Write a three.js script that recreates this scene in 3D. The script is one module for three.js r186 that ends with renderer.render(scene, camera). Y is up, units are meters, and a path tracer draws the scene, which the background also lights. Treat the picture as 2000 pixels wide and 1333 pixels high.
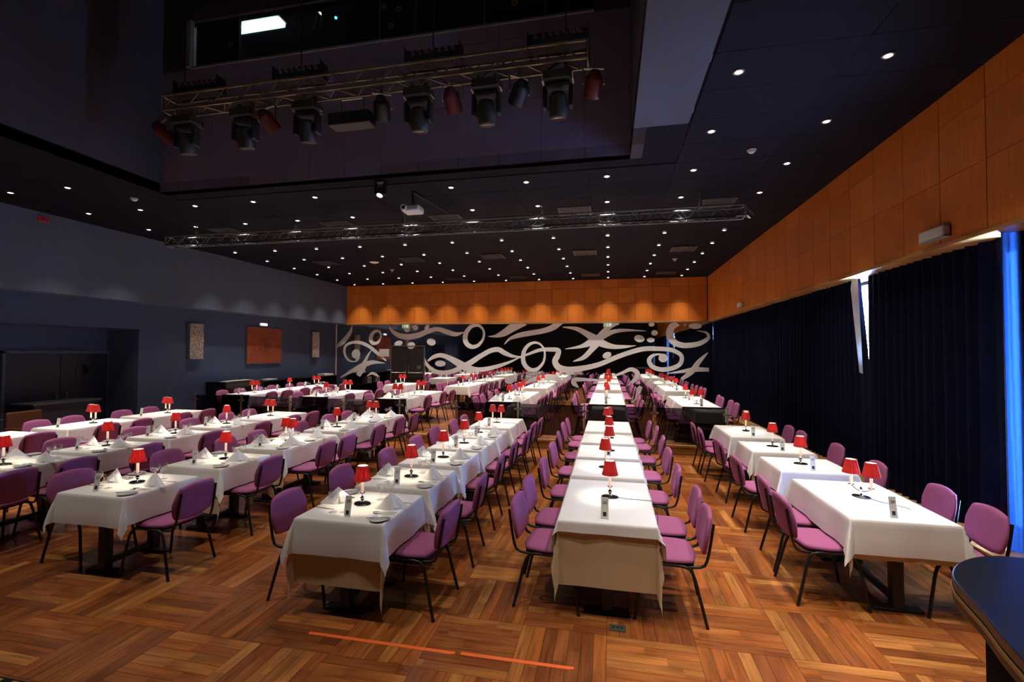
import * as THREE from 'three';
import { mergeGeometries, mergeVertices } from 'three/addons/utils/BufferGeometryUtils.js';
import { RoundedBoxGeometry } from 'three/addons/geometries/RoundedBoxGeometry.js';
import { TextGeometry } from 'three/addons/geometries/TextGeometry.js';
import { FontLoader } from 'three/addons/loaders/FontLoader.js';
import { RectAreaLightUniformsLib } from 'three/addons/lights/RectAreaLightUniformsLib.js';

// ---------------------------------------------------------------- camera, sky, exposure
const scene = new THREE.Scene();
const renderer = new THREE.WebGLRenderer({ antialias: true });
renderer.toneMapping = THREE.LinearToneMapping;
renderer.toneMappingExposure = 1.15;
renderer.shadowMap.enabled = true;
RectAreaLightUniformsLib.init();
const camera = new THREE.PerspectiveCamera(72.7, 2000 / 1333, 0.05, 80);
camera.rotation.order = 'YXZ';
camera.position.set(0, 2.07, 0);
camera.rotation.set(0.0244, 0.2067, 0.0046);
scene.add(camera);
camera.updateMatrixWorld(true);
scene.background = new THREE.Color().setRGB(50, 92, 190);        // bright daylight outside the curtained windows
const SPOT_I = 12.5, LAMP_I = 0.34, WASH_I = 27;                               // ceiling downlights, table lamps, unseen wash lamps over the front
const WARM = new THREE.Color().setRGB(1, 0.92, 0.82), LAMPC = new THREE.Color().setRGB(1, 0.84, 0.62);

// ---------------------------------------------------------------- helpers
let seed = 7;
const rnd = () => { seed = (seed * 1664525 + 1013904223) >>> 0; return seed / 4294967296; };
const rr = (a, b) => a + (b - a) * rnd();
const used = {};
function numbered(n) { const k = used[n] = (used[n] ?? -1) + 1; return k ? n + '_' + String(k).padStart(3, '0') : n; }
const V = (x, y, z) => new THREE.Vector3(x, y, z);
function flat(g) { g = g.index ? g.toNonIndexed() : g; for (const k of Object.keys(g.attributes)) if (!['position', 'normal', 'uv', 'color'].includes(k)) g.deleteAttribute(k); return g; }
function M(list) {
  const l = list.flat(9).map(flat);
  if (!l.every((g) => g.attributes.uv)) l.forEach((g) => g.deleteAttribute('uv'));
  return l.length === 1 ? l[0] : mergeGeometries(l);
}
const bx = (x0, x1, y0, y1, z0, z1) => new THREE.BoxGeometry(Math.abs(x1 - x0), Math.abs(y1 - y0), Math.abs(z1 - z0)).translate((x0 + x1) / 2, (y0 + y1) / 2, (z0 + z1) / 2);
const rb = (x0, x1, y0, y1, z0, z1, r = 0.006, s = 2) => new RoundedBoxGeometry(Math.abs(x1 - x0), Math.abs(y1 - y0), Math.abs(z1 - z0), s, Math.min(r, Math.abs(x1 - x0) / 2.02, Math.abs(y1 - y0) / 2.02, Math.abs(z1 - z0) / 2.02)).translate((x0 + x1) / 2, (y0 + y1) / 2, (z0 + z1) / 2);
const tube = (pts, r, seg = 16, rad = 8) => new THREE.TubeGeometry(new THREE.CatmullRomCurve3(pts.map((p) => V(...p)), false, 'centripetal'), seg, r, rad, false);
function bar(a, b, r, rad = 8) {
  const A = V(...a), B = V(...b), d = B.clone().sub(A), g = new THREE.CylinderGeometry(r, r, d.length(), rad);
  return g.applyQuaternion(new THREE.Quaternion().setFromUnitVectors(V(0, 1, 0), d.normalize())).translate((a[0] + b[0]) / 2, (a[1] + b[1]) / 2, (a[2] + b[2]) / 2);
}
const lathe = (p, n = 24) => new THREE.LatheGeometry(p.map((q) => new THREE.Vector2(q[0], q[1])), n);
function metric(g, turn = false, scale = 1) {                    // uv in metres on the plane that a face looks along
  g = flat(g); const p = g.attributes.position, n = g.attributes.normal, uv = new Float32Array(p.count * 2);
  for (let i = 0; i < p.count; i++) {
    const ax = Math.abs(n.getX(i)), ay = Math.abs(n.getY(i)), az = Math.abs(n.getZ(i));
    let u, v; if (ay >= ax && ay >= az) { u = p.getX(i); v = p.getZ(i); } else if (ax >= az) { u = p.getZ(i); v = p.getY(i); } else { u = p.getX(i); v = p.getY(i); }
    if (turn) [u, v] = [v, u];
    uv[2 * i] = u * scale; uv[2 * i + 1] = v * scale;
  }
  g.setAttribute('uv', new THREE.BufferAttribute(uv, 2)); return g;
}
function add(name, g, m, parent = scene, label) {
  const o = new THREE.Mesh(g, m); o.name = numbered(name); o.castShadow = o.receiveShadow = true;
  if (label) o.userData.label = label;
  parent.add(o); return o;
}
const kids = (parent, name, g, m) => { const o = new THREE.Mesh(g, m); o.name = name; o.castShadow = o.receiveShadow = true; parent.add(o); return o; };
function tag(o, label, category, group) { o.userData.label = label; o.userData.category = category; if (group) o.userData.group = group; return o; }
function struct(name, g, m, label) { const o = add(name, g, m); o.userData.kind = 'structure'; if (label) o.userData.label = label; return o; }
function thing(name, label, category, pos = [0, 0, 0], turn = 0, group) {
  const o = new THREE.Group(); o.name = numbered(name); o.position.set(...pos); o.rotation.y = turn; scene.add(o);
  return tag(o, label, category, group);
}
const protos = {};
function put(kind, name, make, label, category, pos, turn, group) {   // first call builds the thing itself, later calls clone it
  let o;
  if (!protos[kind]) { o = protos[kind] = new THREE.Group(); make(o); } else o = protos[kind].clone();
  o.name = numbered(name); o.position.set(...pos); o.rotation.set(0, turn, 0); o.userData = {}; scene.add(o);
  return tag(o, label, category, group);
}

// ---------------------------------------------------------------- textures
function lattice(n, s) { const a = new Float32Array(n * n); let q = s; for (let i = 0; i < a.length; i++) { q = (q * 1664525 + 1013904223) >>> 0; a[i] = q / 4294967296; } return (x, y) => { const xi = Math.floor(x), yi = Math.floor(y), fx = x - xi, fy = y - yi, sx = fx * fx * (3 - 2 * fx), sy = fy * fy * (3 - 2 * fy), w = (v) => ((v % n) + n) % n; const g = (i, j) => a[w(i) + n * w(j)]; return (g(xi, yi) * (1 - sx) + g(xi + 1, yi) * sx) * (1 - sy) + (g(xi, yi + 1) * (1 - sx) + g(xi + 1, yi + 1) * sx) * sy; }; }
const n1 = lattice(64, 11), n2 = lattice(64, 23), n3 = lattice(64, 37);
function dataTex(w, h, f, srgb = true) {
  const d = new Uint8Array(w * h * 4);
  for (let y = 0; y < h; y++) for (let x = 0; x < w; x++) { const c = f(x / w, y / h); for (let k = 0; k < 3; k++) d[(y * w + x) * 4 + k] = Math.max(0, Math.min(255, c[k] * 255)); d[(y * w + x) * 4 + 3] = 255; }
  const t = new THREE.DataTexture(d, w, h); t.wrapS = t.wrapT = THREE.RepeatWrapping; t.magFilter = THREE.LinearFilter; t.minFilter = THREE.LinearMipmapLinearFilter; t.generateMipmaps = true;
  if (srgb) t.colorSpace = THREE.SRGBColorSpace; t.needsUpdate = true; return t;
}
const grain = dataTex(512, 512, (u, v) => {                      // grain runs along v
  const a = n1(u * 64, v * 4), b = n2(u * 32 + n3(v * 4, u * 4) * 2, v * 2), c = n3(u * 8, v * 4);
  const k = 0.62 + 0.2 * a + 0.16 * b + 0.14 * c; return [k, k * (0.96 + 0.05 * c), k * (0.93 + 0.08 * b)];
});
const fine = dataTex(512, 512, (u, v) => { const k = 0.86 + 0.07 * n1(u * 64, v * 4) + 0.05 * n2(u * 128, v * 4) + 0.05 * n3(u * 8, v * 2); return [k, k * 0.99, k * 0.97]; });
const scuff = dataTex(512, 512, (u, v) => { const k = 0.5 + 0.35 * n1(u * 16, v * 16) * n2(u * 64, v * 64) + 0.25 * (n3(u * 8, v * 8) - 0.5); return [k, k, k]; }, false);
const paint = dataTex(512, 512, () => [1, 1, 1]);
{ const t = paint.image.data; for (let y = 0; y < 512; y++) for (let x = 0; x < 512; x++) {
  const u = x / 512, v = y / 512, a = n1(u * 8, v * 16), b = n2(u * 32, v * 8), c = n3(u * 64, v * 64), streak = n1(u * 24 + 9, v * 3);
  const fig = Math.max(0, 1 - Math.abs(u - 0.5) * 3.2) * Math.max(0, 1 - Math.abs(v - 0.45) * 2.4) * streak;
  const i = (y * 512 + x) * 4; t[i] = 118 + 40 * a + 16 * c - 50 * fig; t[i + 1] = 42 + 30 * b + 14 * c - 4 * fig; t[i + 2] = 22 + 18 * a * b + 10 * c + 8 * fig; } paint.needsUpdate = true; }

// ---------------------------------------------------------------- materials
const L = (r, g, b) => new THREE.Color().setRGB(r, g, b);
const std = (c, roughness = 0.6, o = {}) => new THREE.MeshStandardMaterial({ color: L(...c), roughness, ...o });
const phy = (c, roughness = 0.6, o = {}) => new THREE.MeshPhysicalMaterial({ color: L(...c), roughness, ...o });
const glow = (c, k, o = {}) => new THREE.MeshStandardMaterial({ color: L(0.8, 0.8, 0.8), emissive: L(c[0], c[1], c[2]), emissiveIntensity: k, roughness: 0.5, ...o });
const veneer = [[0.52, 0.185, 0.035], [0.47, 0.16, 0.028], [0.55, 0.2, 0.04], [0.5, 0.172, 0.031]].map((c) => [c[0] * 1.42, c[1] * 1.12, c[2] * 0.6]).map((c) => phy(c, 0.4, { map: fine, clearcoat: 0.15, clearcoatRoughness: 0.4 }));
const m = {
  ceiling: phy([0.0065, 0.0055, 0.012], 0.75, { specularIntensity: 0.2 }), ceilingPanel: phy([0.0075, 0.0063, 0.014], 0.7, { specularIntensity: 0.2 }), voidWall: std([0.06, 0.042, 0.054], 0.7), voidPanel: std([0.24, 0.19, 0.32], 0.6),
  navy: std([0.045, 0.066, 0.13], 0.75), greyNavy: std([0.078, 0.096, 0.145], 0.75), dark: std([0.012, 0.012, 0.016], 0.6), black: std([0.008, 0.008, 0.009], 0.42), blackGloss: std([0.006, 0.006, 0.008], 0.2),
  plank: phy([1, 1, 1], 0.34, { map: grain, vertexColors: true, roughnessMap: null, bumpMap: scuff, bumpScale: 0.0008, clearcoat: 0.5, clearcoatRoughness: 0.16 }),
  subfloor: std([0.03, 0.014, 0.006], 0.8), oak: phy([0.55, 0.3, 0.1], 0.35, { map: grain }), riser: phy([0.42, 0.19, 0.045], 0.4, { map: grain }), lip: phy([0.62, 0.3, 0.09], 0.4, { map: grain }),
  mirror: std([0.74, 0.75, 0.76], 0.02, { metalness: 1 }), frost: std([0.88, 0.88, 0.86], 0.45), steel: std([0.6, 0.58, 0.54], 0.3, { metalness: 1 }), chrome: std([0.85, 0.85, 0.86], 0.1, { metalness: 1 }), dullSteel: std([0.35, 0.34, 0.33], 0.4, { metalness: 1 }),
  smoke: phy([0.3, 0.28, 0.32], 0.02, { transmission: 1, thickness: 0, ior: 1.5 }), glass: phy([0.97, 0.97, 0.98], 0.02, { transmission: 1, thickness: 0, ior: 1.5 }), booth: phy([0.5, 0.58, 0.6], 0.03, { transmission: 1, thickness: 0 }),
  purple: phy([0.355, 0.092, 0.225], 0.85, { sheen: 0.5, sheenColor: L(0.5, 0.25, 0.45), sheenRoughness: 0.5 }),
  cloth: phy([0.84, 0.8, 0.765], 0.8, { sheen: 0.2, sheenRoughness: 0.5 }), cream: phy([0.64, 0.5, 0.3], 0.8), napkin: phy([0.82, 0.8, 0.8], 0.75), blackCloth: phy([0.012, 0.015, 0.014], 0.65),
  china: phy([0.85, 0.85, 0.87], 0.15, { clearcoat: 0.6 }), cutlery: std([0.75, 0.72, 0.68], 0.18, { metalness: 1 }),
  shade: phy([0.4, 0.01, 0.009], 0.9, { transmission: 0.22, thickness: 0, side: THREE.DoubleSide }), lining: phy([0.95, 0.86, 0.78], 0.95, { transmission: 0.3, thickness: 0, side: THREE.DoubleSide }),
  candle: glow([1, 0.55, 0.3], 0.45), bulb: glow([1, 0.8, 0.55], 6), card: std([0.85, 0.83, 0.8], 0.6), ink: std([0.01, 0.01, 0.012], 0.6),  // candle emission stands in for bulb light falling on the tube
  velvet: phy([0.0035, 0.0055, 0.021], 0.85, { specularIntensity: 0.15, sheen: 0.5, sheenColor: L(0.015, 0.03, 0.14), sheenRoughness: 0.4 }), sheer: phy([0.006, 0.02, 0.065], 0.9, { transmission: 0.5, thickness: 0, side: THREE.DoubleSide }), whiteLining: phy([0.7, 0.7, 0.78], 0.8, { side: THREE.DoubleSide }),
  white: std([0.75, 0.74, 0.72], 0.45), lens: glow([1, 0.95, 0.86], 14), orangeTape: std([1, 0.17, 0.035], 0.5), red: std([0.3, 0.02, 0.015], 0.5), grey: std([0.22, 0.22, 0.24], 0.6), panelGrey: std([0.06, 0.066, 0.09], 0.7),
  signGreen: glow([0.05, 0.5, 0.16], 0.35), signWhite: glow([0.8, 0.9, 0.8], 0.5), bead: phy([0.85, 0.76, 0.66], 0.25, { clearcoat: 1, clearcoatRoughness: 0.05 }), brown: phy([0.12, 0.042, 0.012], 0.4), goblet: phy([0.98, 0.98, 0.99], 0.04, { transmission: 1, thickness: 0, ior: 2.1 }), joint: std([0.03, 0.01, 0.004], 0.8), vent: std([0.05, 0.05, 0.06], 0.45),
};
m.voidPanel.side = THREE.FrontSide;
// ---------------------------------------------------------------- the room shell (metres; camera above the origin, room along -z)
const CEIL = 4.7, P = 0.2, FRONT = -9.97, MZ = -17.1, RX = 3.31, LX = -10.95, SOFFIT = 3.18;

// floor of basket-weave blocks, each strip its own board
const floor = struct('floor', bx(-12.2, 3.9, -0.15, -0.011, FRONT - 0.02, 4.2), m.subfloor);
const tones = [[0.42, 0.132, 0.03], [0.35, 0.1, 0.022], [0.48, 0.17, 0.04], [0.27, 0.076, 0.019], [0.38, 0.112, 0.025], [0.54, 0.21, 0.052], [0.31, 0.092, 0.025], [0.43, 0.122, 0.026]];
function board(x0, x1, z0, z1, top, lengthX, k) {
  const g = metric(bx(x0 + 0.0012, x1 - 0.0012, top - 0.011, top, z0 + 0.0012, z1 - 0.0012), lengthX, 1.4), uv = g.attributes.uv, ou = rnd() * 9, ov = rnd() * 9, n = g.attributes.position.count, col = new Float32Array(n * 3);
  const t = tones[Math.floor(rnd() * tones.length)], s = 0.95 + 0.4 * rnd();
  for (let i = 0; i < n; i++) { uv.setXY(i, uv.getX(i) + ou, uv.getY(i) + ov); col.set([t[0] * s * k, t[1] * s * k, t[2] * s * k], i * 3); }
  g.setAttribute('color', new THREE.BufferAttribute(col, 3)); return g;
}
const B = 0.62, S = B / 7, boards = [];
camera.updateProjectionMatrix();
const q = new THREE.Vector3();
for (let i = -20; i <= 6; i++) for (let j = 0; j < 14; j++) {
  const bx0 = -0.02 + i * B, bz0 = -1.66 - (j + 1) * B, along = (i + j) & 1;
  for (let s = 0; s < 7; s++) {
    const r = along ? [bx0 + s * S, bx0 + (s + 1) * S, bz0, bz0 + B] : [bx0, bx0 + B, bz0 + s * S, bz0 + (s + 1) * S];
    r[0] = Math.max(r[0], -12.1); r[1] = Math.min(r[1], 3.6); r[2] = Math.max(r[2], FRONT);
    if (r[1] - r[0] < 0.01 || r[3] - r[2] < 0.01) continue;
    const cx = (r[0] + r[1]) / 2, cz = (r[2] + r[3]) / 2;
    q.set(cx, 0, cz).project(camera);
    const inView = Math.abs(q.x) < 1.02 && q.y > -1.03 && q.y < 1;
    boards.push({ r, along, size: inView ? 1 / (cx * cx + cz * cz) / Math.hypot(cx, 2.07, cz) : 0 });
  }
}
boards.sort((a, b) => b.size - a.size);
boards.slice(0, 300).forEach((b) => add('plank', board(...b.r, 0, !b.along, 1), m.plank, floor));
const rest = kids(floor, 'distant_planks', M(boards.slice(300).map((b) => board(...b.r, 0, !b.along, 1))), m.plank); rest.userData.kind = 'stuff';

// terrace with its riser and light nosing
const terrace = struct('platform', bx(-12.1, 3.7, -0.1, P - 0.012, FRONT - 0.02, -17.4), m.subfloor, 'raised wooden terrace behind the dance floor');
kids(terrace, 'riser', metric(bx(-11, 3.2, 0, P - 0.045, FRONT - 0.02, FRONT), true), m.riser);
kids(terrace, 'nosing', metric(rb(-11, 3.2, P - 0.045, P, FRONT - 0.07, FRONT + 0.02, 0.008), true), m.oak);
{ const l = []; for (let i = -19; i <= 5; i++) for (let j = 0; j < 12; j++) { const x0 = -0.02 + i * B, z0 = FRONT - 0.07 - (j + 1) * B, along = (i + j) & 1; for (let s = 0; s < 7; s++) { const r = along ? [x0 + s * S, x0 + (s + 1) * S, z0, z0 + B] : [x0, x0 + B, z0 + s * S, z0 + (s + 1) * S]; if (r[0] > 3.19 || r[1] < -11 || r[2] < -17.4) continue; r[1] = Math.min(r[1], 3.2); l.push(board(...r, P, !along, 0.8)); } }
  const o = kids(terrace, 'terrace_planks', M(l), m.plank); o.userData.kind = 'stuff'; }
// stage that the camera stands on
const stage = struct('stage_floor', bx(-12.1, 3.7, -0.1, 0.57, -1.64, 4.2), m.black, 'black stage at the front of the room');
kids(stage, 'hazard_stripe', M(Array.from({ length: 60 }, (_, i) => bx(-3.6 + i * 0.12, -3.54 + i * 0.12, 0.5705, 0.572, -1.7 + 0.07, -1.58 - 0.03 + 0.0))), std([0.7, 0.42, 0.04], 0.6));

// right wall: window wall behind curtains, a wood ledge under them, veneer fascia over them
struct('wall_right', M([bx(3.75, 3.95, -0.1, 0.38, -17.4, 4.2), bx(3.75, 3.95, 3.1, CEIL + 0.2, -17.4, 4.2), ...Array.from({ length: 9 }, (_, i) => bx(3.75, 3.95, 0.38, 3.1, -17.4 + i * 2.7 - 0.06, -17.4 + i * 2.7 + 0.06))]), m.dark);
for (let i = 0; i < 8; i++) struct('window_' + (i + 1), bx(3.84, 3.85, 0.38, 3.1, -17.34 + i * 2.7, -17.4 + (i + 1) * 2.7 - 0.06), m.glass);
const ledge = struct('trim_1', metric(bx(3.22, 3.75, 0, 0.33, -17.1, -1.64), true), m.riser, 'wooden ledge along the foot of the curtains');
kids(ledge, 'ledge_top', metric(rb(3.2, 3.74, 0.33, 0.355, -17.1, -1.64, 0.006), true), m.oak);
const fasciaR = struct('wall_fascia_right', bx(RX + 0.02, 3.95, 3.19, CEIL + 0.1, -17.5, 4.2), m.joint, 'band of veneer panels above the curtains');
kids(fasciaR, 'lip', metric(rb(RX - 0.02, 3.8, 3.15, 3.19, -16.95, 4.2, 0.005), true), m.lip);
const rows = [[3.195, 3.825], [3.83, 4.385], [4.39, CEIL]];
for (let i = 0; i < 28; i++) for (const [y0, y1] of rows) {
  const z1 = -16.92 + (i + 1) * 0.601; if (z1 > 0.2) continue;
  const g = metric(bx(RX, RX + 0.02, y0, y1, z1 - 0.597, z1 - 0.006)), uv = g.attributes.uv, o = rnd() * 7; for (let k = 0; k < uv.count; k++) uv.setXY(k, uv.getX(k) + o, uv.getY(k) + o * 3);
  add('panel', g, veneer[Math.floor(rnd() * 4)], fasciaR);
}
// back wall: veneer fascia over a wall of mirror with frosted swirls
const fasciaB = struct('wall_fascia_back', bx(-10.45, 3.95, 3.2, CEIL + 0.1, -17.5, -16.92), m.joint, 'band of veneer panels above the mirror wall');
kids(fasciaB, 'lip', metric(rb(-10.42, 3.3, 3.15, 3.2, -17.08, -16.88, 0.005), true), m.lip);
for (let i = 0; i < 23; i++) for (const [y0, y1] of rows) {
  const x0 = -10.39 + i * 0.5945, g = metric(bx(x0 + 0.003, x0 + 0.5885, y0 + 0.005, y1, -16.92, -16.9)), uv = g.attributes.uv, o = rnd() * 7; for (let k = 0; k < uv.count; k++) uv.setXY(k, uv.getX(k) + o, uv.getY(k) + o * 3);
  add('panel', g, veneer[Math.floor(rnd() * 4)], fasciaB);
}
const back = struct('wall_back', bx(-12.2, 3.95, -0.1, 3.3, -17.5, MZ - 0.02), m.dark, 'mirror wall with frosted grey swirls');
const joints = [LX, -9.6, -8.5, -7.08, -5.3, -3.53, -1.79, 0.18, 1.9, 3.72];
for (let i = 0; i < 9; i++) if (i !== 2) add('mirror_panel', bx(joints[i] + 0.003, joints[i + 1] - 0.003, P + 0.1, 3.2, MZ - 0.02, MZ), m.mirror, back);
add('mirror_panel', bx(-8.497, -7.083, 2.3, 3.2, MZ - 0.02, MZ), m.mirror, back);
for (const [a, b] of [[LX, -8.52], [-7.06, 3.7]]) add('skirting', metric(rb(a, b, P, P + 0.1, MZ - 0.02, MZ + 0.015, 0.004), true), m.oak, back);
const STROKES = [
"-10.22,3.17,0.009 -10.30,2.89,0.130 -10.53,2.58,0.196 -10.76,2.37,0.178 -10.93,2.26,0.047",
"-10.04,1.97,0.277 -9.97,1.82,0.184 -10.08,1.67,0.065 -10.38,1.73,0.093 -10.56,2.03,0.103 -10.51,2.30,0.103 -10.21,2.44,0.111 -9.84,2.43,0.138 -9.47,2.28,0.137 -9.10,2.01,0.127 -8.71,1.71,0.063",
"-10.72,1.01,0.047 -10.14,1.32,0.162 -9.69,1.53,0.206 -9.32,1.64,0.159 -8.76,1.62,0.018",
"-9.93,1.09,0.184 -9.73,1.45,0.275 -9.62,1.70,0.137 -9.49,1.95,0.082 -9.35,2.15,0.014",
"-9.54,1.09,0.027 -9.32,1.20,0.109 -9.13,1.14,0.090 -9.04,1.07,0.036",
"-8.62,3.13,0.018 -8.48,2.91,0.125 -8.17,2.72,0.200 -7.81,2.66,0.229 -7.38,2.72,0.218 -6.94,2.88,0.190 -6.56,2.96,0.171 -6.17,2.85,0.195 -5.83,2.76,0.168 -5.46,2.84,0.017",
"-4.53,2.67,0.020 -4.26,2.68,0.097 -3.94,2.78,0.242 -3.54,3.02,0.319 -3.07,3.23,0.276",
"-3.88,2.37,0.020 -3.70,2.56,0.089 -3.35,2.70,0.176 -2.90,2.79,0.194 -2.42,2.87,0.192 -2.04,3.00,0.228 -1.70,3.26,0.226",
"-6.95,1.72,0.069 -6.68,1.89,0.150 -6.42,1.94,0.170 -6.12,1.86,0.190 -5.78,1.69,0.252 -5.45,1.51,0.291 -5.03,1.41,0.186 -4.66,1.42,0.172 -4.10,1.55,0.141 -3.61,1.73,0.080 -3.24,1.90,0.020",
"-7.11,1.93,0.017 -7.06,1.68,0.121 -6.89,1.48,0.129 -6.67,1.33,0.154 -6.33,1.26,0.170 -5.95,1.32,0.168 -5.57,1.49,0.188 -5.24,1.65,0.207 -4.79,1.93,0.185 -4.38,2.14,0.183 -4.10,2.17,0.182 -3.90,2.06,0.181 -3.58,1.93,0.120 -3.24,1.90,0.032",
"-3.58,1.76,0.022 -3.32,1.87,0.062 -2.92,2.02,0.096 -2.53,2.16,0.130 -2.15,2.18,0.154 -1.83,2.14,0.170 -1.87,1.95,0.204 -1.96,1.75,0.213 -1.85,1.54,0.234 -1.55,1.44,0.232 -1.00,1.49,0.200 -0.38,1.64,0.172 0.23,1.90,0.170 0.71,2.08,0.168 1.19,2.21,0.166 1.66,2.22,0.156 2.20,2.16,0.146 2.47,1.97,0.138 2.44,1.71,0.145 2.20,1.55,0.154 1.77,1.49,0.156 1.47,1.61,0.157 1.38,1.82,0.149 1.51,1.98,0.102 1.74,2.02,0.070 1.89,1.95,0.155 1.86,1.87,0.233",
"-1.68,3.01,0.025 -1.17,2.94,0.147 -0.76,2.73,0.228 -0.47,2.54,0.309 -0.18,2.38,0.253 0.15,2.29,0.170 0.55,2.29,0.112 0.93,2.33,0.012",
"-1.59,2.20,0.017 -1.00,2.30,0.133 -0.59,2.48,0.268 -0.22,2.68,0.225 0.15,2.83,0.154 0.55,2.88,0.104 1.29,2.85,0.012",
"-1.30,1.74,0.025 -0.92,1.89,0.158 -0.63,2.18,0.198 -0.42,2.48,0.308 -0.22,2.77,0.237 0.03,3.02,0.171 0.25,3.14,0.170 0.35,3.17,0.153",
"2.36,3.13,0.192 2.15,2.98,0.232 2.08,2.72,0.232 2.20,2.48,0.223 2.47,2.35,0.191 2.81,2.35,0.182 3.12,2.43,0.158 3.36,2.61,0.112 3.31,2.77,0.075 2.99,2.85,0.015",
"2.01,1.35,0.012 2.51,1.43,0.107 2.89,1.50,0.159 3.37,1.50,0.127",
"2.47,1.15,0.099 2.81,1.43,0.182 3.04,1.76,0.158 3.34,2.09,0.030",
"0.06,1.19,0.054 0.45,1.35,0.098 0.77,1.48,0.142 0.97,1.37,0.168 0.95,1.19,0.168 0.82,1.04,0.124 0.66,0.91,0.036",
"1.11,0.88,0.123 0.95,0.63,0.229 0.82,0.40,0.159 0.73,0.26,0.106",
"-1.10,0.80,0.037 -1.26,0.95,0.186 -1.26,1.06,0.168 -1.00,1.09,0.129 -0.63,1.08,0.092 -0.27,1.07,0.073 -0.03,1.10,0.027",
"-3.19,0.86,0.058 -2.80,1.04,0.154 -2.41,1.13,0.211 -2.03,1.14,0.228 -1.81,1.05,0.170 -1.66,0.90,0.056",
"1.28,0.94,0.087 1.39,1.02,0.105 1.60,1.09,0.043 1.84,1.10,0.034 2.04,1.06,0.026"
];
const RINGS = [
"-8.99,2.57,0.083 -9.03,2.50,0.093 -9.09,2.44,0.105 -9.16,2.41,0.118 -9.23,2.40,0.130 -9.30,2.41,0.141 -9.35,2.45,0.149 -9.38,2.50,0.154 -9.40,2.57,0.155 -9.39,2.65,0.151 -9.37,2.73,0.144 -9.32,2.80,0.134 -9.26,2.86,0.122 -9.19,2.89,0.109 -9.12,2.91,0.096 -9.06,2.89,0.086 -9.00,2.85,0.078 -8.97,2.80,0.073 -8.95,2.73,0.072 -8.96,2.65,0.076",
"-4.73,2.54,0.096 -4.81,2.43,0.109 -4.90,2.34,0.125 -5.01,2.29,0.142 -5.13,2.27,0.159 -5.24,2.30,0.173 -5.33,2.36,0.184 -5.40,2.46,0.190 -5.43,2.58,0.191 -5.42,2.71,0.187 -5.38,2.84,0.177 -5.30,2.95,0.164 -5.21,3.04,0.148 -5.09,3.09,0.130 -4.98,3.10,0.114 -4.87,3.08,0.100 -4.78,3.01,0.089 -4.71,2.92,0.083 -4.68,2.80,0.082 -4.69,2.67,0.087",
"-2.35,1.85,0.081 -2.40,1.69,0.093 -2.49,1.57,0.107 -2.60,1.47,0.122 -2.73,1.42,0.137 -2.86,1.42,0.150 -2.97,1.47,0.160 -3.07,1.57,0.165 -3.14,1.70,0.166 -3.16,1.85,0.162 -3.15,2.01,0.154 -3.10,2.16,0.142 -3.01,2.29,0.128 -2.90,2.38,0.112 -2.77,2.43,0.098 -2.64,2.43,0.085 -2.52,2.38,0.075 -2.43,2.29,0.070 -2.36,2.16,0.069 -2.34,2.00,0.073"
];
const DOTS = [[-7.83, 2.98, 0.123, 0.141, 0], [-7.48, 3.03, 0.118, 0.105, 20], [-7.00, 3.05, 0.078, 0.125, 35], [-8.19, 2.40, 0.177, 0.106, -15], [-7.65, 2.32, 0.166, 0.131, -10], [-6.81, 2.46, 0.181, 0.138, 15], [-6.43, 1.62, 0.213, 0.119, 0], [-10.04, 1.97, 0.185, 0.189, 0], [1.05, 2.58, 0.178, 0.127, 12], [1.47, 3.11, 0.102, 0.071, 0], [1.57, 2.78, 0.110, 0.098, 0], [1.44, 2.53, 0.130, 0.086, 0], [-0.08, 1.98, 0.163, 0.110, -25], [2.93, 3.01, 0.212, 0.098, 0], [1.86, 1.89, 0.155, 0.148, 0], [-3.66, 1.04, 0.197, 0.158, -20]];
const poly = (t) => t.split(' ').map((p) => p.split(',').map(Number));
let lift = 0;
function ribbon(pts, closed) { lift += 0.0004;                                    // a brush stroke of changing width, 3 mm thick, on the mirror's face
  const c = new THREE.CatmullRomCurve3(pts.map((p) => V(p[0], p[1], p[2])), closed, 'centripetal'), N = pts.length * 6, out = [];
  const at = []; for (let i = 0; i <= N; i++) { const p = c.getPoint(i / N), t = c.getTangent(i / N), l = Math.hypot(t.x, t.y) || 1, w = Math.max(p.z, 0.006) / 2; at.push([p.x - t.y / l * w, p.y + t.x / l * w, p.x + t.y / l * w, p.y - t.x / l * w]); }
  const top = 3.148, right = 3.6, cl = (x, y) => [Math.min(x, right), Math.min(y, top)];
  const z0 = MZ + 0.0005, z1 = MZ + 0.0035 + lift, quad = (a, b, c2, d) => out.push(...a, ...b, ...c2, ...a, ...c2, ...d);
  for (let i = 0; i < N; i++) { const a = at[i], b = at[i + 1], A = cl(a[0], a[1]), C = cl(a[2], a[3]), D = cl(b[0], b[1]), F = cl(b[2], b[3]); quad([...C, z1], [...F, z1], [...D, z1], [...A, z1]); quad([...A, z1], [...D, z1], [...D, z0], [...A, z0]); quad([...C, z0], [...F, z0], [...F, z1], [...C, z1]); }
  const g = new THREE.BufferGeometry(); g.setAttribute('position', new THREE.Float32BufferAttribute(out, 3)); g.computeVertexNormals(); return g;
}
for (const s of STROKES) add('motif', ribbon(poly(s), false), m.frost, back);
for (const s of RINGS) add('motif', ribbon(poly(s), true), m.frost, back);
for (const [x, y, a, b, r] of DOTS) add('motif', new THREE.CylinderGeometry(1, 1, 0.003, 32).rotateX(Math.PI / 2).scale(a, b, 1).rotateZ(-r * Math.PI / 180).translate(x, Math.min(y, 3.148 - b), MZ + 0.014), m.frost, back);
add('edge_strip', bx(LX - 0.01, LX + 0.03, P + 0.45, 3.18, MZ, MZ + 0.03), m.white, back);
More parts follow.
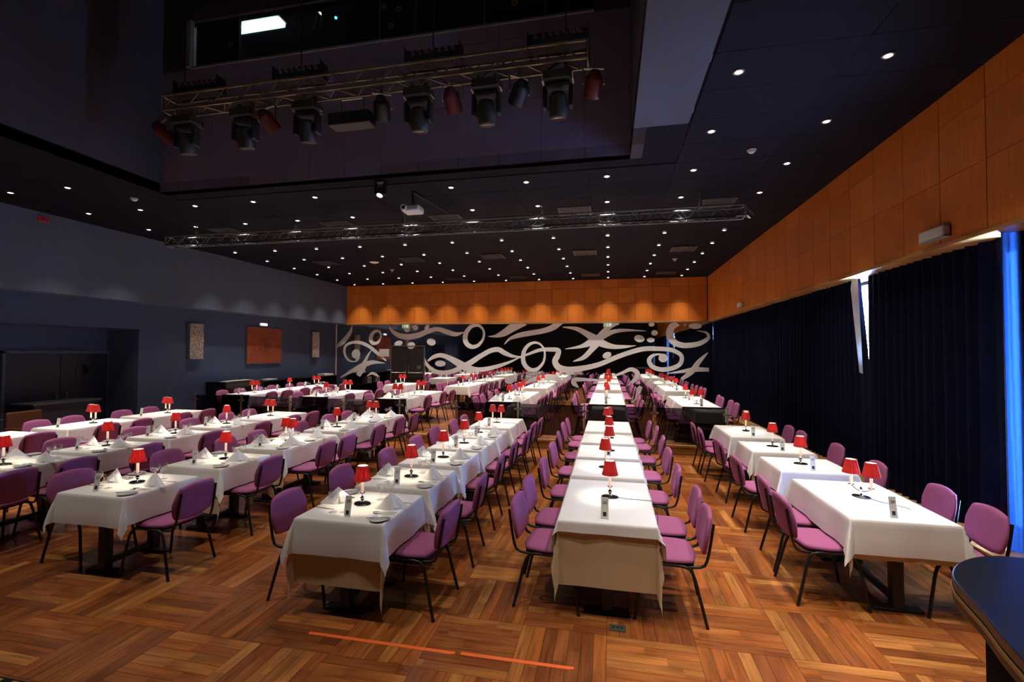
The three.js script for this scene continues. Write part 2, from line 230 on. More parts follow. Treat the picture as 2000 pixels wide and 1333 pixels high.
// double fire door in the mirror wall
{ const d = new THREE.Group(); d.name = 'door_1'; d.position.set(-7.79, P, MZ); d.userData.kind = 'structure'; d.userData.label = 'dark double fire door with steel push bars in the mirror wall'; scene.add(d);
  const leafM = std([0.016, 0.014, 0.012], 0.55);
  kids(d, 'door_frame', M([bx(-0.72, -0.68, 0, 2.12, -0.04, 0.03), bx(0.68, 0.72, 0, 2.12, -0.04, 0.03), bx(-0.72, 0.72, 2.08, 2.12, -0.04, 0.03)]), m.dullSteel);
  for (const s of [-1, 1]) { const lf = kids(d, 'door_leaf', rb(s * 0.004, s * 0.676, 0.01, 2.075, -0.03, 0.01, 0.004), leafM);
    kids(lf, 'push_bar', M([bar([s * 0.04, 1.05, 0.06], [s * 0.65, 1.05, 0.06], 0.016), bx(s * 0.05, s * 0.08, 1.02, 1.12, 0.01, 0.06), bx(s * 0.62, s * 0.65, 1.02, 1.12, 0.01, 0.06)]), m.steel);
    kids(lf, 'pull', M([bar([s * 0.05, 1.1, 0.04], [s * 0.05, 1.32, 0.04], 0.01), bx(s * 0.04, s * 0.06, 1.3, 1.33, 0.01, 0.04)]), m.dullSteel); }
  kids(d, 'pictogram', M([bx(0.4, 0.56, 1.2, 1.34, 0.01, 0.014)]), std([0.12, 0.12, 0.12], 0.5)); }
// left side: deep grey-navy soffit box, navy wall under it with an alcove of dark doors
{ const sh = new THREE.Shape([[-11.9, -4.2], [-10.66, -4.2], [-10.66, 0], [-10.36, 16.9], [-10.36, 17.45], [-11.9, 17.45]].map((p) => new THREE.Vector2(...p)));
  struct('wall_soffit_left', new THREE.ExtrudeGeometry(sh, { depth: CEIL - SOFFIT + 0.1, bevelEnabled: false }).rotateX(-Math.PI / 2).translate(0, SOFFIT, 0), m.greyNavy, 'grey navy upper wall over the terrace side'); }
struct('wall_left', M([bx(LX - 1.2, LX, -0.1, SOFFIT + 0.02, -17.5, -8.97), bx(LX - 1.2, LX, 2.58, SOFFIT + 0.02, -8.97, -4.2), bx(LX - 1.2, LX, -0.1, SOFFIT + 0.02, -4.2, 4.2), bx(-12.2, -11.88, -0.1, 2.6, -8.97, -4.2)]), m.navy);
{ const d = new THREE.Group(); d.name = 'door_2'; d.position.set(-11.88, 0, -7.98); d.userData.kind = 'structure'; d.userData.label = 'dark double door in the shadowed alcove of the navy wall'; scene.add(d);
  kids(d, 'door_frame', M([bx(0, 0.06, 0, 2.05, -1.02, -0.97), bx(0, 0.06, 0, 2.05, 0.97, 1.02), bx(0, 0.06, 2.0, 2.06, -1.02, 1.02)]), m.greyNavy);
  for (const s of [-1, 1]) { const lf = kids(d, 'door_leaf', rb(0.0, 0.04, 0.01, 1.995, s * 0.005, s * 0.965, 0.004), std([0.014, 0.017, 0.03], 0.4)); kids(lf, 'handle', M([bar([0.09, 0.95, s * 0.1], [0.09, 1.15, s * 0.1], 0.01), bar([0.03, 0.97, s * 0.1], [0.09, 0.97, s * 0.1], 0.008), bar([0.03, 1.13, s * 0.1], [0.09, 1.13, s * 0.1], 0.008)]), m.dullSteel); }
  kids(d, 'round_window', new THREE.CylinderGeometry(0.13, 0.13, 0.02, 28).rotateZ(Math.PI / 2).translate(0.045, 1.62, -0.42), m.blackGloss); }
struct('wall_front', bx(-12.2, 3.95, -0.1, 8.4, 4, 4.2), m.black);

// ceiling with the tall void over the stage side
const VX0 = -7.3, VX1 = 0.28, VZ = -6.27, VT = 8.3;
const ceiling = struct('ceiling', M([bx(-12.2, VX0, CEIL, CEIL + 0.15, -17.5, 4.2), bx(VX1, 3.95, CEIL, CEIL + 0.15, -17.5, 4.2), bx(VX0, VX1, CEIL, CEIL + 0.15, -17.5, VZ)]), m.ceiling);
for (let i = 0; i < 12; i++) for (let j = 0; j < 13; j++) {
  const x1 = 3.31 - i * 1.2, x0 = Math.max(x1 - 1.2, -10.6), z1 = -2.46 - j * 0.6, z0 = z1 - 0.6;
  const cut = z1 > VZ + 0.05 && x0 < VX1 && x1 > VX0; let a = x0, b = x1;
  if (cut) { if (x1 > VX1) a = VX1 + 0.59; else if (x0 < VX0) b = VX0; else continue; if (b - a < 0.1) continue; }
  if (x1 < -10.5 || x1 - x0 < 0.1) continue;
  add('panel', bx(a + 0.002, b - 0.002, CEIL - 0.012, CEIL, z0 + 0.003, Math.min(z1, cut ? z1 : 9) - 0.003), m.ceilingPanel, ceiling);
}
const voidBox = struct('wall_void', M([bx(VX0, VX1, CEIL, 6.72, VZ - 0.15, VZ - 0.02), bx(VX0, -6.75, 6.72, 7.5, VZ - 0.15, VZ), bx(-0.2, VX1, 6.72, 7.5, VZ - 0.15, VZ), bx(VX0, VX1, 7.5, VT, VZ - 0.15, VZ), bx(VX0 - 0.15, VX0, CEIL, VT, VZ - 0.15, 4.2), bx(VX1, VX1 + 0.15, CEIL, VT, VZ - 0.15, 4.2), bx(VX0 - 0.2, VX1 + 0.2, VT, VT + 0.15, VZ - 2.6, 4.2),
  bx(VX0 - 0.2, VX1 + 0.2, 6.4, 6.6, VZ - 2.5, VZ - 0.15), bx(VX0 - 0.2, VX1 + 0.2, 6.4, VT, VZ - 2.6, VZ - 2.45), bx(VX0 - 0.2, VX0, 6.4, VT, VZ - 2.5, VZ - 0.15), bx(VX1, VX1 + 0.2, 6.4, VT, VZ - 2.5, VZ - 0.15)]), m.voidWall, 'tall dark well in the ceiling with a control booth');
for (let i = 0; i < 13; i++) for (const [y0, y1] of [[CEIL, 5.6], [5.6, 6.48], [6.48, 6.7]]) add('panel', bx(VX1 - 0.28 - (i - 0) * 0.6 + 0.283 - 0.003, Math.max(VX0, VX1 - 0.28 - (i + 1) * 0.6 + 0.283 + 0.003), y0 + 0.003, y1 - 0.003, VZ - 0.02, VZ), m.voidPanel, voidBox);
add('sill', bx(-6.75, -0.2, 6.7, 6.73, VZ - 0.08, VZ + 0.025), m.grey, voidBox);
add('post', rb(-6.79, -6.7, 6.72, 7.5, VZ - 0.02, VZ + 0.05, 0.01), m.grey, voidBox);
for (const [a, b, g] of [[-6.7, -5.85, 0], [-5.85, -3.38, 1], [-3.38, -2.8, 0], [-2.8, -1.75, 1], [-1.75, -0.87, 0], [-0.87, -0.22, 1]]) add(g ? 'booth_pane' : 'booth_shutter', bx(a + 0.01, b - 0.01, 6.73, 7.5, VZ - 0.06 - (g ? 0 : 0.02), VZ - 0.05), g ? m.booth : m.black, voidBox);
for (const x of [-5.85, -3.38, -2.8, -1.75, -0.87]) add('mullion', bx(x - 0.008, x + 0.008, 6.73, 7.5, VZ - 0.07, VZ - 0.03), m.dullSteel, voidBox);
// ---------------------------------------------------------------- furniture makers
function pillow(w, h, t, n, k, shape, bend = 0, p = 5) {         // padded rounded board in the xy plane, faces +z
  const pos = [], idx = []; const N = n + 1;
  for (const side of [1, -1]) for (let j = 0; j < N; j++) for (let i = 0; i < N; i++) {
    let u = -1 + 2 * i / n, v = -1 + 2 * j / n; u = Math.sin(u * Math.PI / 2) * 0.55 + u * 0.45; v = Math.sin(v * Math.PI / 2) * 0.55 + v * 0.45;
    let x = w / 2 * u * Math.sqrt(1 - k * v * v / 2), y = h / 2 * v * Math.sqrt(1 - k * u * u / 2);
    const s = Math.max(Math.abs(u), Math.abs(v)), z = side * t / 2 * Math.pow(Math.max(0, 1 - Math.pow(s, p)), 0.45);
    x *= shape(v); pos.push(x, y, z + bend * x * x);
  }
  const o = N * N;
  for (let j = 0; j < n; j++) for (let i = 0; i < n; i++) { const a = j * N + i, b = a + 1, c = a + N, d = c + 1; idx.push(a, b, d, a, d, c, o + a, o + d, o + b, o + a, o + c, o + d); }
  let g = new THREE.BufferGeometry(); g.setAttribute('position', new THREE.Float32BufferAttribute(pos, 3)); g.setIndex(idx); g = mergeVertices(g, 1e-5); g.computeVertexNormals();
  return g;
}
const seatG = pillow(0.475, 0.435, 0.055, 12, 0.55, (v) => 1 - 0.05 * (v < 0 ? -v : 0), 0, 6).rotateX(-Math.PI / 2).translate(0, 0.462, 0.005);
{ const p = seatG.attributes.position; for (let i = 0; i < p.count; i++) { const z = p.getZ(i); if (z > 0.1) p.setY(i, p.getY(i) - (z - 0.1) * (z - 0.1) * 1.6); } seatG.computeVertexNormals(); }
const shellG = pillow(0.45, 0.41, 0.03, 8, 0.5, () => 1).rotateX(-Math.PI / 2).translate(0, 0.434, 0);
const backG = pillow(0.47, 0.35, 0.045, 12, 0.62, (v) => 1 - 0.06 * Math.max(0, v), 0.35, 6).rotateX(-0.17).translate(0, 0.665, -0.29);
const legG = {};
for (const s of [-1, 1]) {
  legG['f' + s] = tube([[s * 0.255, 0, 0.26], [s * 0.24, 0.2, 0.225], [s * 0.226, 0.37, 0.19], [s * 0.222, 0.42, 0.16], [s * 0.222, 0.432, 0.1], [s * 0.222, 0.432, 0]], 0.0125, 12, 7);
  legG['r' + s] = tube([[s * 0.255, 0, -0.27], [s * 0.24, 0.2, -0.22], [s * 0.226, 0.37, -0.175], [s * 0.222, 0.42, -0.145], [s * 0.222, 0.432, -0.09], [s * 0.222, 0.432, 0]], 0.0125, 12, 7);
  legG['b' + s] = tube([[s * 0.2, 0.425, -0.02], [s * 0.2, 0.425, -0.2], [s * 0.2, 0.44, -0.255], [s * 0.198, 0.49, -0.278], [s * 0.195, 0.6, -0.3], [s * 0.19, 0.76, -0.325]], 0.0115, 14, 7);
}
const barG = bar([-0.222, 0.425, 0.05], [0.222, 0.425, 0.05], 0.009, 6);
function makeChair(o) {
  kids(o, 'seat', seatG, m.purple); kids(o, 'seat_shell', shellG, m.black); kids(o, 'backrest', backG, m.purple);
  for (const s of [-1, 1]) { kids(o, 'leg', legG['f' + s], m.black); kids(o, 'leg', legG['r' + s], m.black); kids(o, 'back_support', legG['b' + s], m.black); }
  kids(o, 'crossbar', barG, m.black);
}
const chair = (label, x, y, z, turn) => put('chair', 'dining_chair', makeChair, label, 'chair', [x, y, z], turn);

const tableParts = {};
function makeTable(len) {
  const t = tableParts[len] ??= { top: rb(-0.37, 0.37, 0.718, 0.745, -len / 2 + 0.005, len / 2 - 0.005, 0.006), col: rb(-0.04, 0.04, 0.03, 0.718, -0.04, 0.04, 0.006), foot: rb(-0.18, 0.18, 0, 0.03, -0.045, 0.045, 0.01), rail: bx(-0.02, 0.02, 0.06, 0.11, -len / 2 + 0.16, len / 2 - 0.16) };
  return (o) => { kids(o, 'tabletop', t.top, m.black); for (const s of [-1, 1]) { const z = s * (len / 2 - 0.14); const c = kids(o, 'column', t.col, m.black); c.position.z = z; const f = kids(o, 'foot', t.foot, m.black); f.position.z = z; } kids(o, 'stretcher', t.rail, m.black); };
}
// a cloth that lies on a table and hangs down its sides, its corners falling in points
function drape(W, Ln, dx, df, db, top, out0, sd, k = 1) {
  seed = sd; const ph = [rr(0, 6), rr(0, 6), rr(0, 6), rr(0, 6)], f = [rr(9, 14), rr(9, 14)], cf = [0, 0, 0, 0].map(() => rr(0.75, 1.25));
  const fr = [0.006, 0.03, 0.1, 0.22, 0.38, 0.56, 0.78, 1], axis = (h, d0, d1, n) => { const a = []; for (let i = fr.length - 1; i >= 0; i--) a.push([-h - d0 * fr[i], 0]); for (let i = 0; i <= n; i++) a.push([-h + 2 * h * i / n, 0]); for (const q2 of fr) a.push([h + d1 * q2, 0]); return a.map((q2) => q2[0]); };
  const us = axis(W / 2, dx, dx, 8), vs = axis(Ln / 2, db, df, Ln > 1 ? 16 : 10), pos = [], uv = [], idx = [];
  for (const v of vs) for (const u of us) {
    const cu = Math.max(-W / 2, Math.min(W / 2, u)), cv = Math.max(-Ln / 2, Math.min(Ln / 2, v)), a = Math.abs(u - cu), b = Math.abs(v - cv), r = Math.hypot(a, b);
    let x = cu, y = top, z = cv;
    if (r > 0) {
      const su = Math.sign(u - cu), sv = Math.sign(v - cv), an = Math.atan2(b, a), s2 = Math.sin(2 * an), ci = (su > 0 ? 1 : 0) + (sv > 0 ? 2 : 0);
      const rk = r * (k < 1 ? 1 + 0.16 * s2 : 1); const along = a > b ? v : u, wave = (Math.sin(along * f[0] + ph[a > b ? 0 : 1] + (su + sv)) * 0.6 + Math.sin(along * f[1] * 1.9 + ph[2]) * 0.4) * 0.011 * Math.min(1, r / 0.25) * (1 - s2);
      const cornerNear = Math.exp(-Math.min(W / 2 - Math.abs(cu), Ln / 2 - Math.abs(cv)) * 14) * (s2 > 0 ? 0 : 1);
      const lean = s2 * (0.25 + 0.08 * Math.sin(an * 8 + ph[3] + ci)) * (k < 1 ? 0.62 : cf[ci]), o = out0 + r * Math.sin(lean) + wave * k + (0.004 + 0.02 * k * k) * Math.min(1, r / 0.2) + cornerNear * 0.02 * r;
      const ed = Math.min(1, r / 0.012); x += Math.cos(an) * su * o * ed; z += Math.sin(an) * sv * o * ed; y -= (r - out0 * 0.4) > 0 ? (rk - out0 * 0.4) * Math.cos(lean) * 0.995 : r * 0.2;
    }
    pos.push(x, y, z); uv.push(u, v);
  }
  const N = us.length; for (let j = 0; j < vs.length - 1; j++) for (let i = 0; i < N - 1; i++) { const a = j * N + i; idx.push(a, a + N, a + 1, a + 1, a + N, a + N + 1); }
  const g = new THREE.BufferGeometry(); g.setAttribute('position', new THREE.Float32BufferAttribute(pos, 3)); g.setAttribute('uv', new THREE.Float32BufferAttribute(uv, 2)); g.setIndex(idx); g.computeVertexNormals(); return g;
}
for (const k of ['cloth', 'cream', 'napkin', 'blackCloth']) m[k].side = THREE.DoubleSide;
const clothG = {};
function clothOf(len, kind, v) {
  const key = len + kind + v; if (clothG[key]) return clothG[key];
  const save = seed; let g;
  if (kind === 'over') g = drape(0.745, len - 0.005, 0.255, 0.27, 0.25, 0.7525, 0.012, 100 + v * 17 + len * 10);
  else if (kind === 'slid') g = drape(0.745, len - 0.005, 0.25, 0.09, 0.4, 0.7525, 0.012, 300 + v);
  else if (kind === 'short') g = drape(0.742, len - 0.008, 0.25, 0.31, 0.4, 0.7485, 0.002, 700 + v, 0.4);
  else g = drape(0.742, len - 0.008, 0.25, 0.5, 0.5, 0.7485, 0.002, 500 + v * 13 + len * 10, 0.4);
  seed = save; return (clothG[key] = g);
}
// table lamps: pleated red shade, candle tube with bulb light put in as glow, chrome stem on a dark oval base
function shadeG(r0, r1, y0, y1, pleats, depth) {
  const pos = [], idx = [], N = pleats ? pleats * 4 : 32, H = 4;
  for (let j = 0; j <= H; j++) for (let i = 0; i <= N; i++) { const t = j / H, a = i / N * Math.PI * 2, r = (r0 + (r1 - r0) * Math.pow(t, 0.9)) * (1 + depth * Math.cos(a * pleats)); pos.push(Math.cos(a) * r, y0 + (y1 - y0) * t, Math.sin(a) * r); }
  for (let j = 0; j < H; j++) for (let i = 0; i < N; i++) { const a = j * (N + 1) + i, b = a + N + 1; idx.push(a, b, a + 1, b, b + 1, a + 1); }
  const g = new THREE.BufferGeometry(); g.setAttribute('position', new THREE.Float32BufferAttribute(pos, 3)); g.setIndex(idx); g.computeVertexNormals(); return g;
}
const lampG = {
  shade: shadeG(0.07, 0.044, 0.205, 0.33, 20, 0.055), lining: shadeG(0.065, 0.0395, 0.207, 0.328, 0, 0),
  rimTop: new THREE.TorusGeometry(0.0445, 0.002, 6, 24).rotateX(Math.PI / 2).translate(0, 0.33, 0), rimLow: new THREE.TorusGeometry(0.0715, 0.002, 6, 28).rotateX(Math.PI / 2).translate(0, 0.2055, 0),
  candle: lathe([[0, 0.1], [0.0125, 0.1], [0.0125, 0.23], [0.006, 0.233], [0, 0.233]], 14), bulb: lathe([[0, 0.234], [0.008, 0.24], [0.011, 0.255], [0.007, 0.275], [0, 0.288]], 10),
  base: lathe([[0, 0], [0.066, 0], [0.068, 0.004], [0.06, 0.01], [0.02, 0.014], [0, 0.014]], 28).scale(1.15, 1, 0.9),
  stem: lathe([[0.02, 0.012], [0.012, 0.02], [0.008, 0.03], [0.018, 0.045], [0.02, 0.055], [0.009, 0.065], [0.007, 0.085], [0.022, 0.092], [0.024, 0.098], [0.012, 0.102], [0, 0.102]], 16),
  cord: tube([[0.06, 0.006, 0], [0.15, 0.004, 0.01], [0.3, 0.004, -0.01], [0.385, 0.0, 0], [0.41, -0.06, 0], [0.415, -0.2, 0.01], [0.412, -0.3, 0.03]], 0.0028, 30, 5),
  arm: tube([[-0.085, 0.092, 0], [-0.06, 0.07, 0], [0, 0.05, 0], [0.06, 0.07, 0], [0.085, 0.092, 0]], 0.006, 16, 7),
};
function holder(o, x) {
  const c = kids(o, 'candle', lampG.candle, m.candle), s = kids(o, 'shade', lampG.shade, m.shade); kids(s, 'shade_lining', lampG.lining, m.lining); kids(s, 'shade_rim', lampG.rimTop, m.red); kids(s, 'shade_rim', lampG.rimLow, m.red);
  const b = kids(o, 'bulb', lampG.bulb, m.bulb); for (const k of [c, s, b]) k.position.x = x;
}
const makeLamp = (cord) => (o) => { kids(o, 'base', lampG.base, m.blackGloss); kids(o, 'stem', lampG.stem, m.chrome); holder(o, 0); if (cord) kids(o, 'cord', lampG.cord, m.black); };
const makeTwin = (cord) => (o) => { kids(o, 'base', lampG.base, m.blackGloss); kids(o, 'stem', lathe([[0.02, 0.012], [0.01, 0.02], [0.008, 0.05], [0.016, 0.06], [0.01, 0.075], [0.013, 0.085], [0, 0.095]], 16), m.chrome); kids(o, 'arm', lampG.arm, m.chrome); for (const s of [-1, 1]) { holder(o, s * 0.085); kids(o, 'drip_pan', lathe([[0, 0.09], [0.024, 0.094], [0.025, 0.1], [0, 0.101]], 16).translate(s * 0.085, 0, 0), m.chrome); } if (cord) kids(o, 'cord', lampG.cord, m.black); };
function lampAt(kind, label, x, y, z, turn, cord) {
  const o = kind === 2 ? put('twin' + cord, 'twin_table_lamp', makeTwin(cord), label, 'lamp', [x, y, z], turn) : put('lamp' + cord, 'table_lamp', makeLamp(cord), label, 'lamp', [x, y, z], turn);
  for (const dx of kind === 2 ? [-0.085, 0.085] : [0]) { const l = new THREE.PointLight(LAMPC, LAMP_I * (kind === 2 ? 0.7 : 1), 0, 2); l.position.set(x + dx * Math.cos(turn), y + 0.262, z - dx * Math.sin(turn)); l.castShadow = true; l.shadow.radius = 0.5; scene.add(l); }
  return o;
}
// table number cards in acrylic stands
const font = await new FontLoader().loadAsync('fonts/droid/droid_serif_bold.typeface.json');
const digits = {};
const cardG = rb(-0.029, 0.029, 0.004, 0.165, -0.001, 0.001, 0.0009, 1), acrylicG = M([bx(-0.031, 0.031, 0.002, 0.168, -0.003, -0.0016), bx(-0.031, 0.031, 0, 0.002, -0.045, 0.012)]), logoG = bx(-0.013, 0.013, 0.018, 0.052, 0.001, 0.002), logoBar = bx(-0.011, 0.011, 0.024, 0.027, 0.002, 0.0024);
function card(num, label, x, y, z, turn) {
  const o = thing('table_number', label, 'table sign', [x, y, z], turn);
  for (const [n, g, mm] of [['stand', acrylicG, m.glass], ['card', cardG, m.card], ['emblem', logoG, m.ink], ['emblem_bar', logoBar, m.grey]]) { const k = kids(o, n, g, mm); k.rotation.x = -0.16; }
  if (num) {
    digits[num] ??= (() => { const g = new TextGeometry(String(num), { font, size: 0.022, depth: 0.0006, curveSegments: 3 }); g.computeBoundingBox(); const c = g.boundingBox; g.translate(-(c.max.x + c.min.x) / 2, 0, 0); g.applyMatrix4(new THREE.Matrix4().makeShear(0, 0, 0.22, 0, 0, 0)); return g.translate(-0.002, 0.112, 0.001); })();
    const k = kids(o, 'number', digits[num], m.ink); k.rotation.x = -0.16;
  }
}
// places laid for dinner
function napkinG() {
  const N = 14, H = 5, pos = [], idx = [];
  for (const inn of [0, 1]) for (let j = 0; j <= H; j++) for (let i = 0; i <= N; i++) {
    const t = j / H, a = Math.PI * (0.06 + 0.88 * i / N), k = 1 - t, r = (inn ? 0.094 : 0.1), wob = 1 + 0.05 * Math.sin(a * 5) * k;
    pos.push(-Math.cos(a) * r * k * wob * 1.1, t * 0.118 - inn * 0.002, Math.sin(a) * r * 0.62 * k * wob - 0.025 + 0.006 * Math.sin(t * 3));
  }
  const o = (H + 1) * (N + 1);
  for (let j = 0; j < H; j++) for (let i = 0; i < N; i++) { const a = j * (N + 1) + i, b = a + N + 1; idx.push(a, a + 1, b, b, a + 1, b + 1, o + a, o + b, o + a + 1, o + b, o + b + 1, o + a + 1); }
  const g = new THREE.BufferGeometry(); g.setAttribute('position', new THREE.Float32BufferAttribute(pos, 3)); g.setIndex(idx); g.computeVertexNormals(); return g;
}
const napG = napkinG().scale(1.32, 1.08, 1.25), flapG = (() => { const g = new THREE.BufferGeometry(); g.setAttribute('position', new THREE.Float32BufferAttribute([0.0, 0.121, -0.02, 0.03, 0.02, 0.04, 0.112, 0.001, -0.018, 0.002, 0.121, -0.023, 0.114, 0.001, -0.024, 0.034, 0.02, 0.036], 3)); g.computeVertexNormals(); return g.scale(1.32, 1.08, 1.25); })();
const plateG = lathe([[0, 0.006], [0.045, 0.006], [0.05, 0.009], [0.076, 0.016], [0.078, 0.015], [0.055, 0.004], [0.04, 0], [0, 0]], 32);
const strip = (pts, d) => new THREE.ExtrudeGeometry(new THREE.Shape(pts.map((p) => new THREE.Vector2(...p))), { depth: d, bevelEnabled: false }).rotateX(-Math.PI / 2);
const knifeG = strip([[-0.1, -0.005], [0, -0.006], [0.01, -0.007], [0.08, -0.008], [0.1, 0.002], [0.095, 0.006], [0.01, 0.006], [-0.1, 0.006]], 0.003);
const spoonG = M([strip([[-0.09, -0.006], [0.05, -0.003], [0.05, 0.003], [-0.09, 0.006]], 0.0025), new THREE.SphereGeometry(1, 14, 6, 0, Math.PI * 2, Math.PI / 2, Math.PI / 2).scale(0.03, 0.008, 0.018).translate(0.075, 0.009, 0)]);
const forkG = M([strip([[-0.09, -0.006], [0.04, -0.003], [0.05, -0.011], [0.06, -0.012], [0.06, 0.012], [0.05, 0.011], [0.04, 0.003], [-0.09, 0.006]], 0.0025), ...[-0.0105, -0.0035, 0.0035, 0.0105].map((z) => bx(0.058, 0.1, 0, 0.0025, z - 0.0016, z + 0.0016))]);
const bowlG = lathe([[0.004, 0.085], [0.02, 0.09], [0.034, 0.11], [0.038, 0.135], [0.036, 0.165], [0.0345, 0.165], [0.0365, 0.135], [0.0325, 0.111], [0.019, 0.092], [0, 0.088]], 20), coupeG = lathe([[0.004, 0.075], [0.025, 0.085], [0.04, 0.105], [0.041, 0.135], [0.0395, 0.135], [0.0385, 0.106], [0.024, 0.087], [0, 0.078]], 20);
const stemG = lathe([[0, 0], [0.034, 0], [0.034, 0.002], [0.01, 0.006], [0.0042, 0.014], [0.0038, 0.06], [0.005, 0.088], [0, 0.09]], 16);
function place(s, cx, y, cz, td, dz, nth) {
  const side = s > 0 ? 'curtain side' : 'wall side', turn = s > 0 ? 0 : Math.PI, P2 = (lx, lz) => [cx + s * lx, y, cz + s * lz], j = () => rr(-0.12, 0.12), w = `${side}${nth}, ${td}`;
  put('napkin', 'folded_napkin', (o) => { kids(o, 'fold', napG, m.napkin); kids(o, 'flap', flapG, m.napkin); }, `folded napkin, ${w}`, 'napkin', P2(0.26, 0.02), rr(-0.3, 0.5), 0);
  const pp = P2(0.3, 0.29 - dz);
  put('plate', 'bread_plate', (o) => kids(o, 'dish', plateG, m.china), `bread plate, ${w}`, 'plate', pp, 0);
  put('butter', 'butter_knife', (o) => kids(o, 'blade', knifeG, m.cutlery), `butter knife, ${w}`, 'knife', [pp[0], pp[1] + 0.0165, pp[2]], 0.25 + j());
  put('fork', 'dinner_fork', (o) => kids(o, 'tines', forkG, m.cutlery), `steel fork, ${w}`, 'fork', P2(0.27, 0.115), turn + Math.PI + j());
  put('spoon', 'dinner_spoon', (o) => kids(o, 'bowl', spoonG, m.cutlery), `steel spoon, ${w}`, 'spoon', P2(0.275, 0.15), turn + Math.PI + j());
  put('knife', 'table_knife', (o) => kids(o, 'blade', knifeG, m.cutlery), `steel knife, ${w}`, 'knife', P2(0.28, -0.135), turn + Math.PI + j());
  put('wine', 'wine_glass', (o) => { kids(o, 'bowl', bowlG, m.goblet); kids(o, 'stem', stemG, m.goblet); }, `wine glass, ${w}`, 'glass', P2(0.15 + rr(-0.01, 0.01), -0.2), 0);
  put('coupe', 'water_glass', (o) => { kids(o, 'bowl', coupeG, m.goblet); kids(o, 'stem', stemG, m.goblet); }, `coupe glass, ${w}`, 'glass', P2(0.07, -0.175 + rr(-0.01, 0.01)), 0);
}
// ---------------------------------------------------------------- rows of tables: [front edge, back edge, what is on it]
const nth = ['first', 'second', 'third', 'fourth', 'fifth', 'sixth'];
const layout = [
  { x: 2.27, y: 0, num: 30, of: (i) => (i ? `${nth[i]} table in the row led by thirty` : 'table numbered thirty'), t: [[-4.22, -5.42, 'double cord'], [-5.74, -6.49, 'single'], [-6.8, -7.55, 'single'], [-7.93, -9.13, 'double cord']] },
  { x: -0.02, y: 0, num: 24, of: (i) => (i ? `${nth[i]} table in the row led by twenty-four` : 'table numbered twenty-four'), t: [[-3.69, -4.89, 'single cord slid'], [-5.05, -5.8, 'single'], [-5.98, -6.73, 'single'], [-6.94, -7.69, 'single'], [-7.93, -9.13, 'double']] },
  { x: -2.06, y: 0, num: 18, of: (i) => (i ? `${nth[i]} table in the row led by eighteen` : 'table numbered eighteen'), t: [[-3.28, -4.03, 'single laid'], [-4.2, -4.95, 'single laid'], [-5.13, -5.88, 'single laid'], [-6.03, -6.78, 'single laid'], [-6.91, -7.66, 'single laid'], [-7.88, -9.08, 'double cord']] },
  { x: -4.62, y: 0, num: 12, of: (i) => (i ? `${nth[i]} table in the row led by twelve` : 'table numbered twelve'), t: [[-3.38, -4.13, 'single laid'], [-4.43, -5.18, 'single laid'], [-5.46, -6.66, 'double laid cord'], [-6.92, -7.67, 'single laid'], [-7.91, -9.11, 'double laid cord']] },
  { x: -6.78, y: 0, num: 6, of: (i) => `${nth[i]} table of second row from navy wall`, t: [[-3.37, -4.57, 'single laid cord'], [-4.74, -5.49, 'single laid'], [-5.74, -6.49, 'single laid'], [-6.77, -7.52, 'single laid'], [-7.72, -8.92, 'double cord']] },
  { x: -9.16, y: 0, num: 1, of: (i) => `${nth[i]} table of the navy wall row`, t: [[-4.55, -5.75, 'single'], [-6.05, -7.25, 'double'], [-7.5, -8.7, 'double']] },
  { x: 1.88, y: P, of: (i) => `${nth[i]} terrace table in line with thirty`, t: [[-10.2, -11.4, 'double skirt'], [-11.5, -12.7, 'single'], [-14.43, -15.63, 'single'], [-15.7, -16.9, 'double']], x2: 2.0 },
  { x: -0.05, y: P, of: (i) => `${nth[i]} terrace table in line with twenty-four`, t: [[-10.2, -10.95, 'skirt'], [-11.02, -12.22, 'single'], [-12.3, -13.05, 'single'], [-14.43, -15.63, 'single'], [-15.7, -16.9, 'double']], x2: -0.03 },
  { x: -2.33, y: P, of: (i) => `${nth[i]} terrace table in line with eighteen`, t: [[-10.2, -11.4, 'single laid skirt'], [-11.5, -12.25, 'single'], [-12.33, -13.08, 'single'], [-14.43, -15.63, 'single'], [-15.7, -16.9, 'single']], x2: -2.3 },
  { x: -5.06, y: P, of: (i) => `${nth[i]} terrace table in line with twelve`, t: [[-10.2, -10.95, 'double laid skirt'], [-11.4, -12.6, 'double'], [-14.43, -15.63, 'single'], [-15.7, -16.9, 'double']], x2: -4.85 },
  { x: -7.1, y: P, of: (i) => `${nth[i]} table of second terrace row from navy wall`, t: [[-10.2, -10.95, 'single laid skirt'], [-11.1, -12.3, 'double'], [-14.5, -15.7, 'double']], x2: -7.05 },
  { x: -9.33, y: P, of: (i) => `${nth[i]} terrace table along the navy wall`, t: [[-10.2, -11.4, 'double glasses skirt'], [-11.55, -12.75, 'single'], [-12.85, -14.05, 'double glasses']] },
];
const skirtG = (() => { const pos = [], idx = [], N = 24, H = 6; for (let j = 0; j <= H; j++) for (let i = 0; i <= N; i++) { const t = j / H, u = i / N * 2 - 1; pos.push(u * (0.4 + 0.17 * t * Math.sqrt(t + 0.01)), 0.744 - 0.72 * t, 0.012 + 0.035 * t + 0.012 * t * Math.sin(u * 11)); } for (let j = 0; j < H; j++) for (let i = 0; i < N; i++) { const a = j * (N + 1) + i, b = a + N + 1; idx.push(a, b, a + 1, a + 1, b, b + 1); } const g = new THREE.BufferGeometry(); g.setAttribute('position', new THREE.Float32BufferAttribute(pos, 3)); g.setIndex(idx); g.computeVertexNormals(); return M([g, bx(-0.4, 0.4, 0.742, 0.757, -0.02, 0.016)]); })();
let vi = 0;
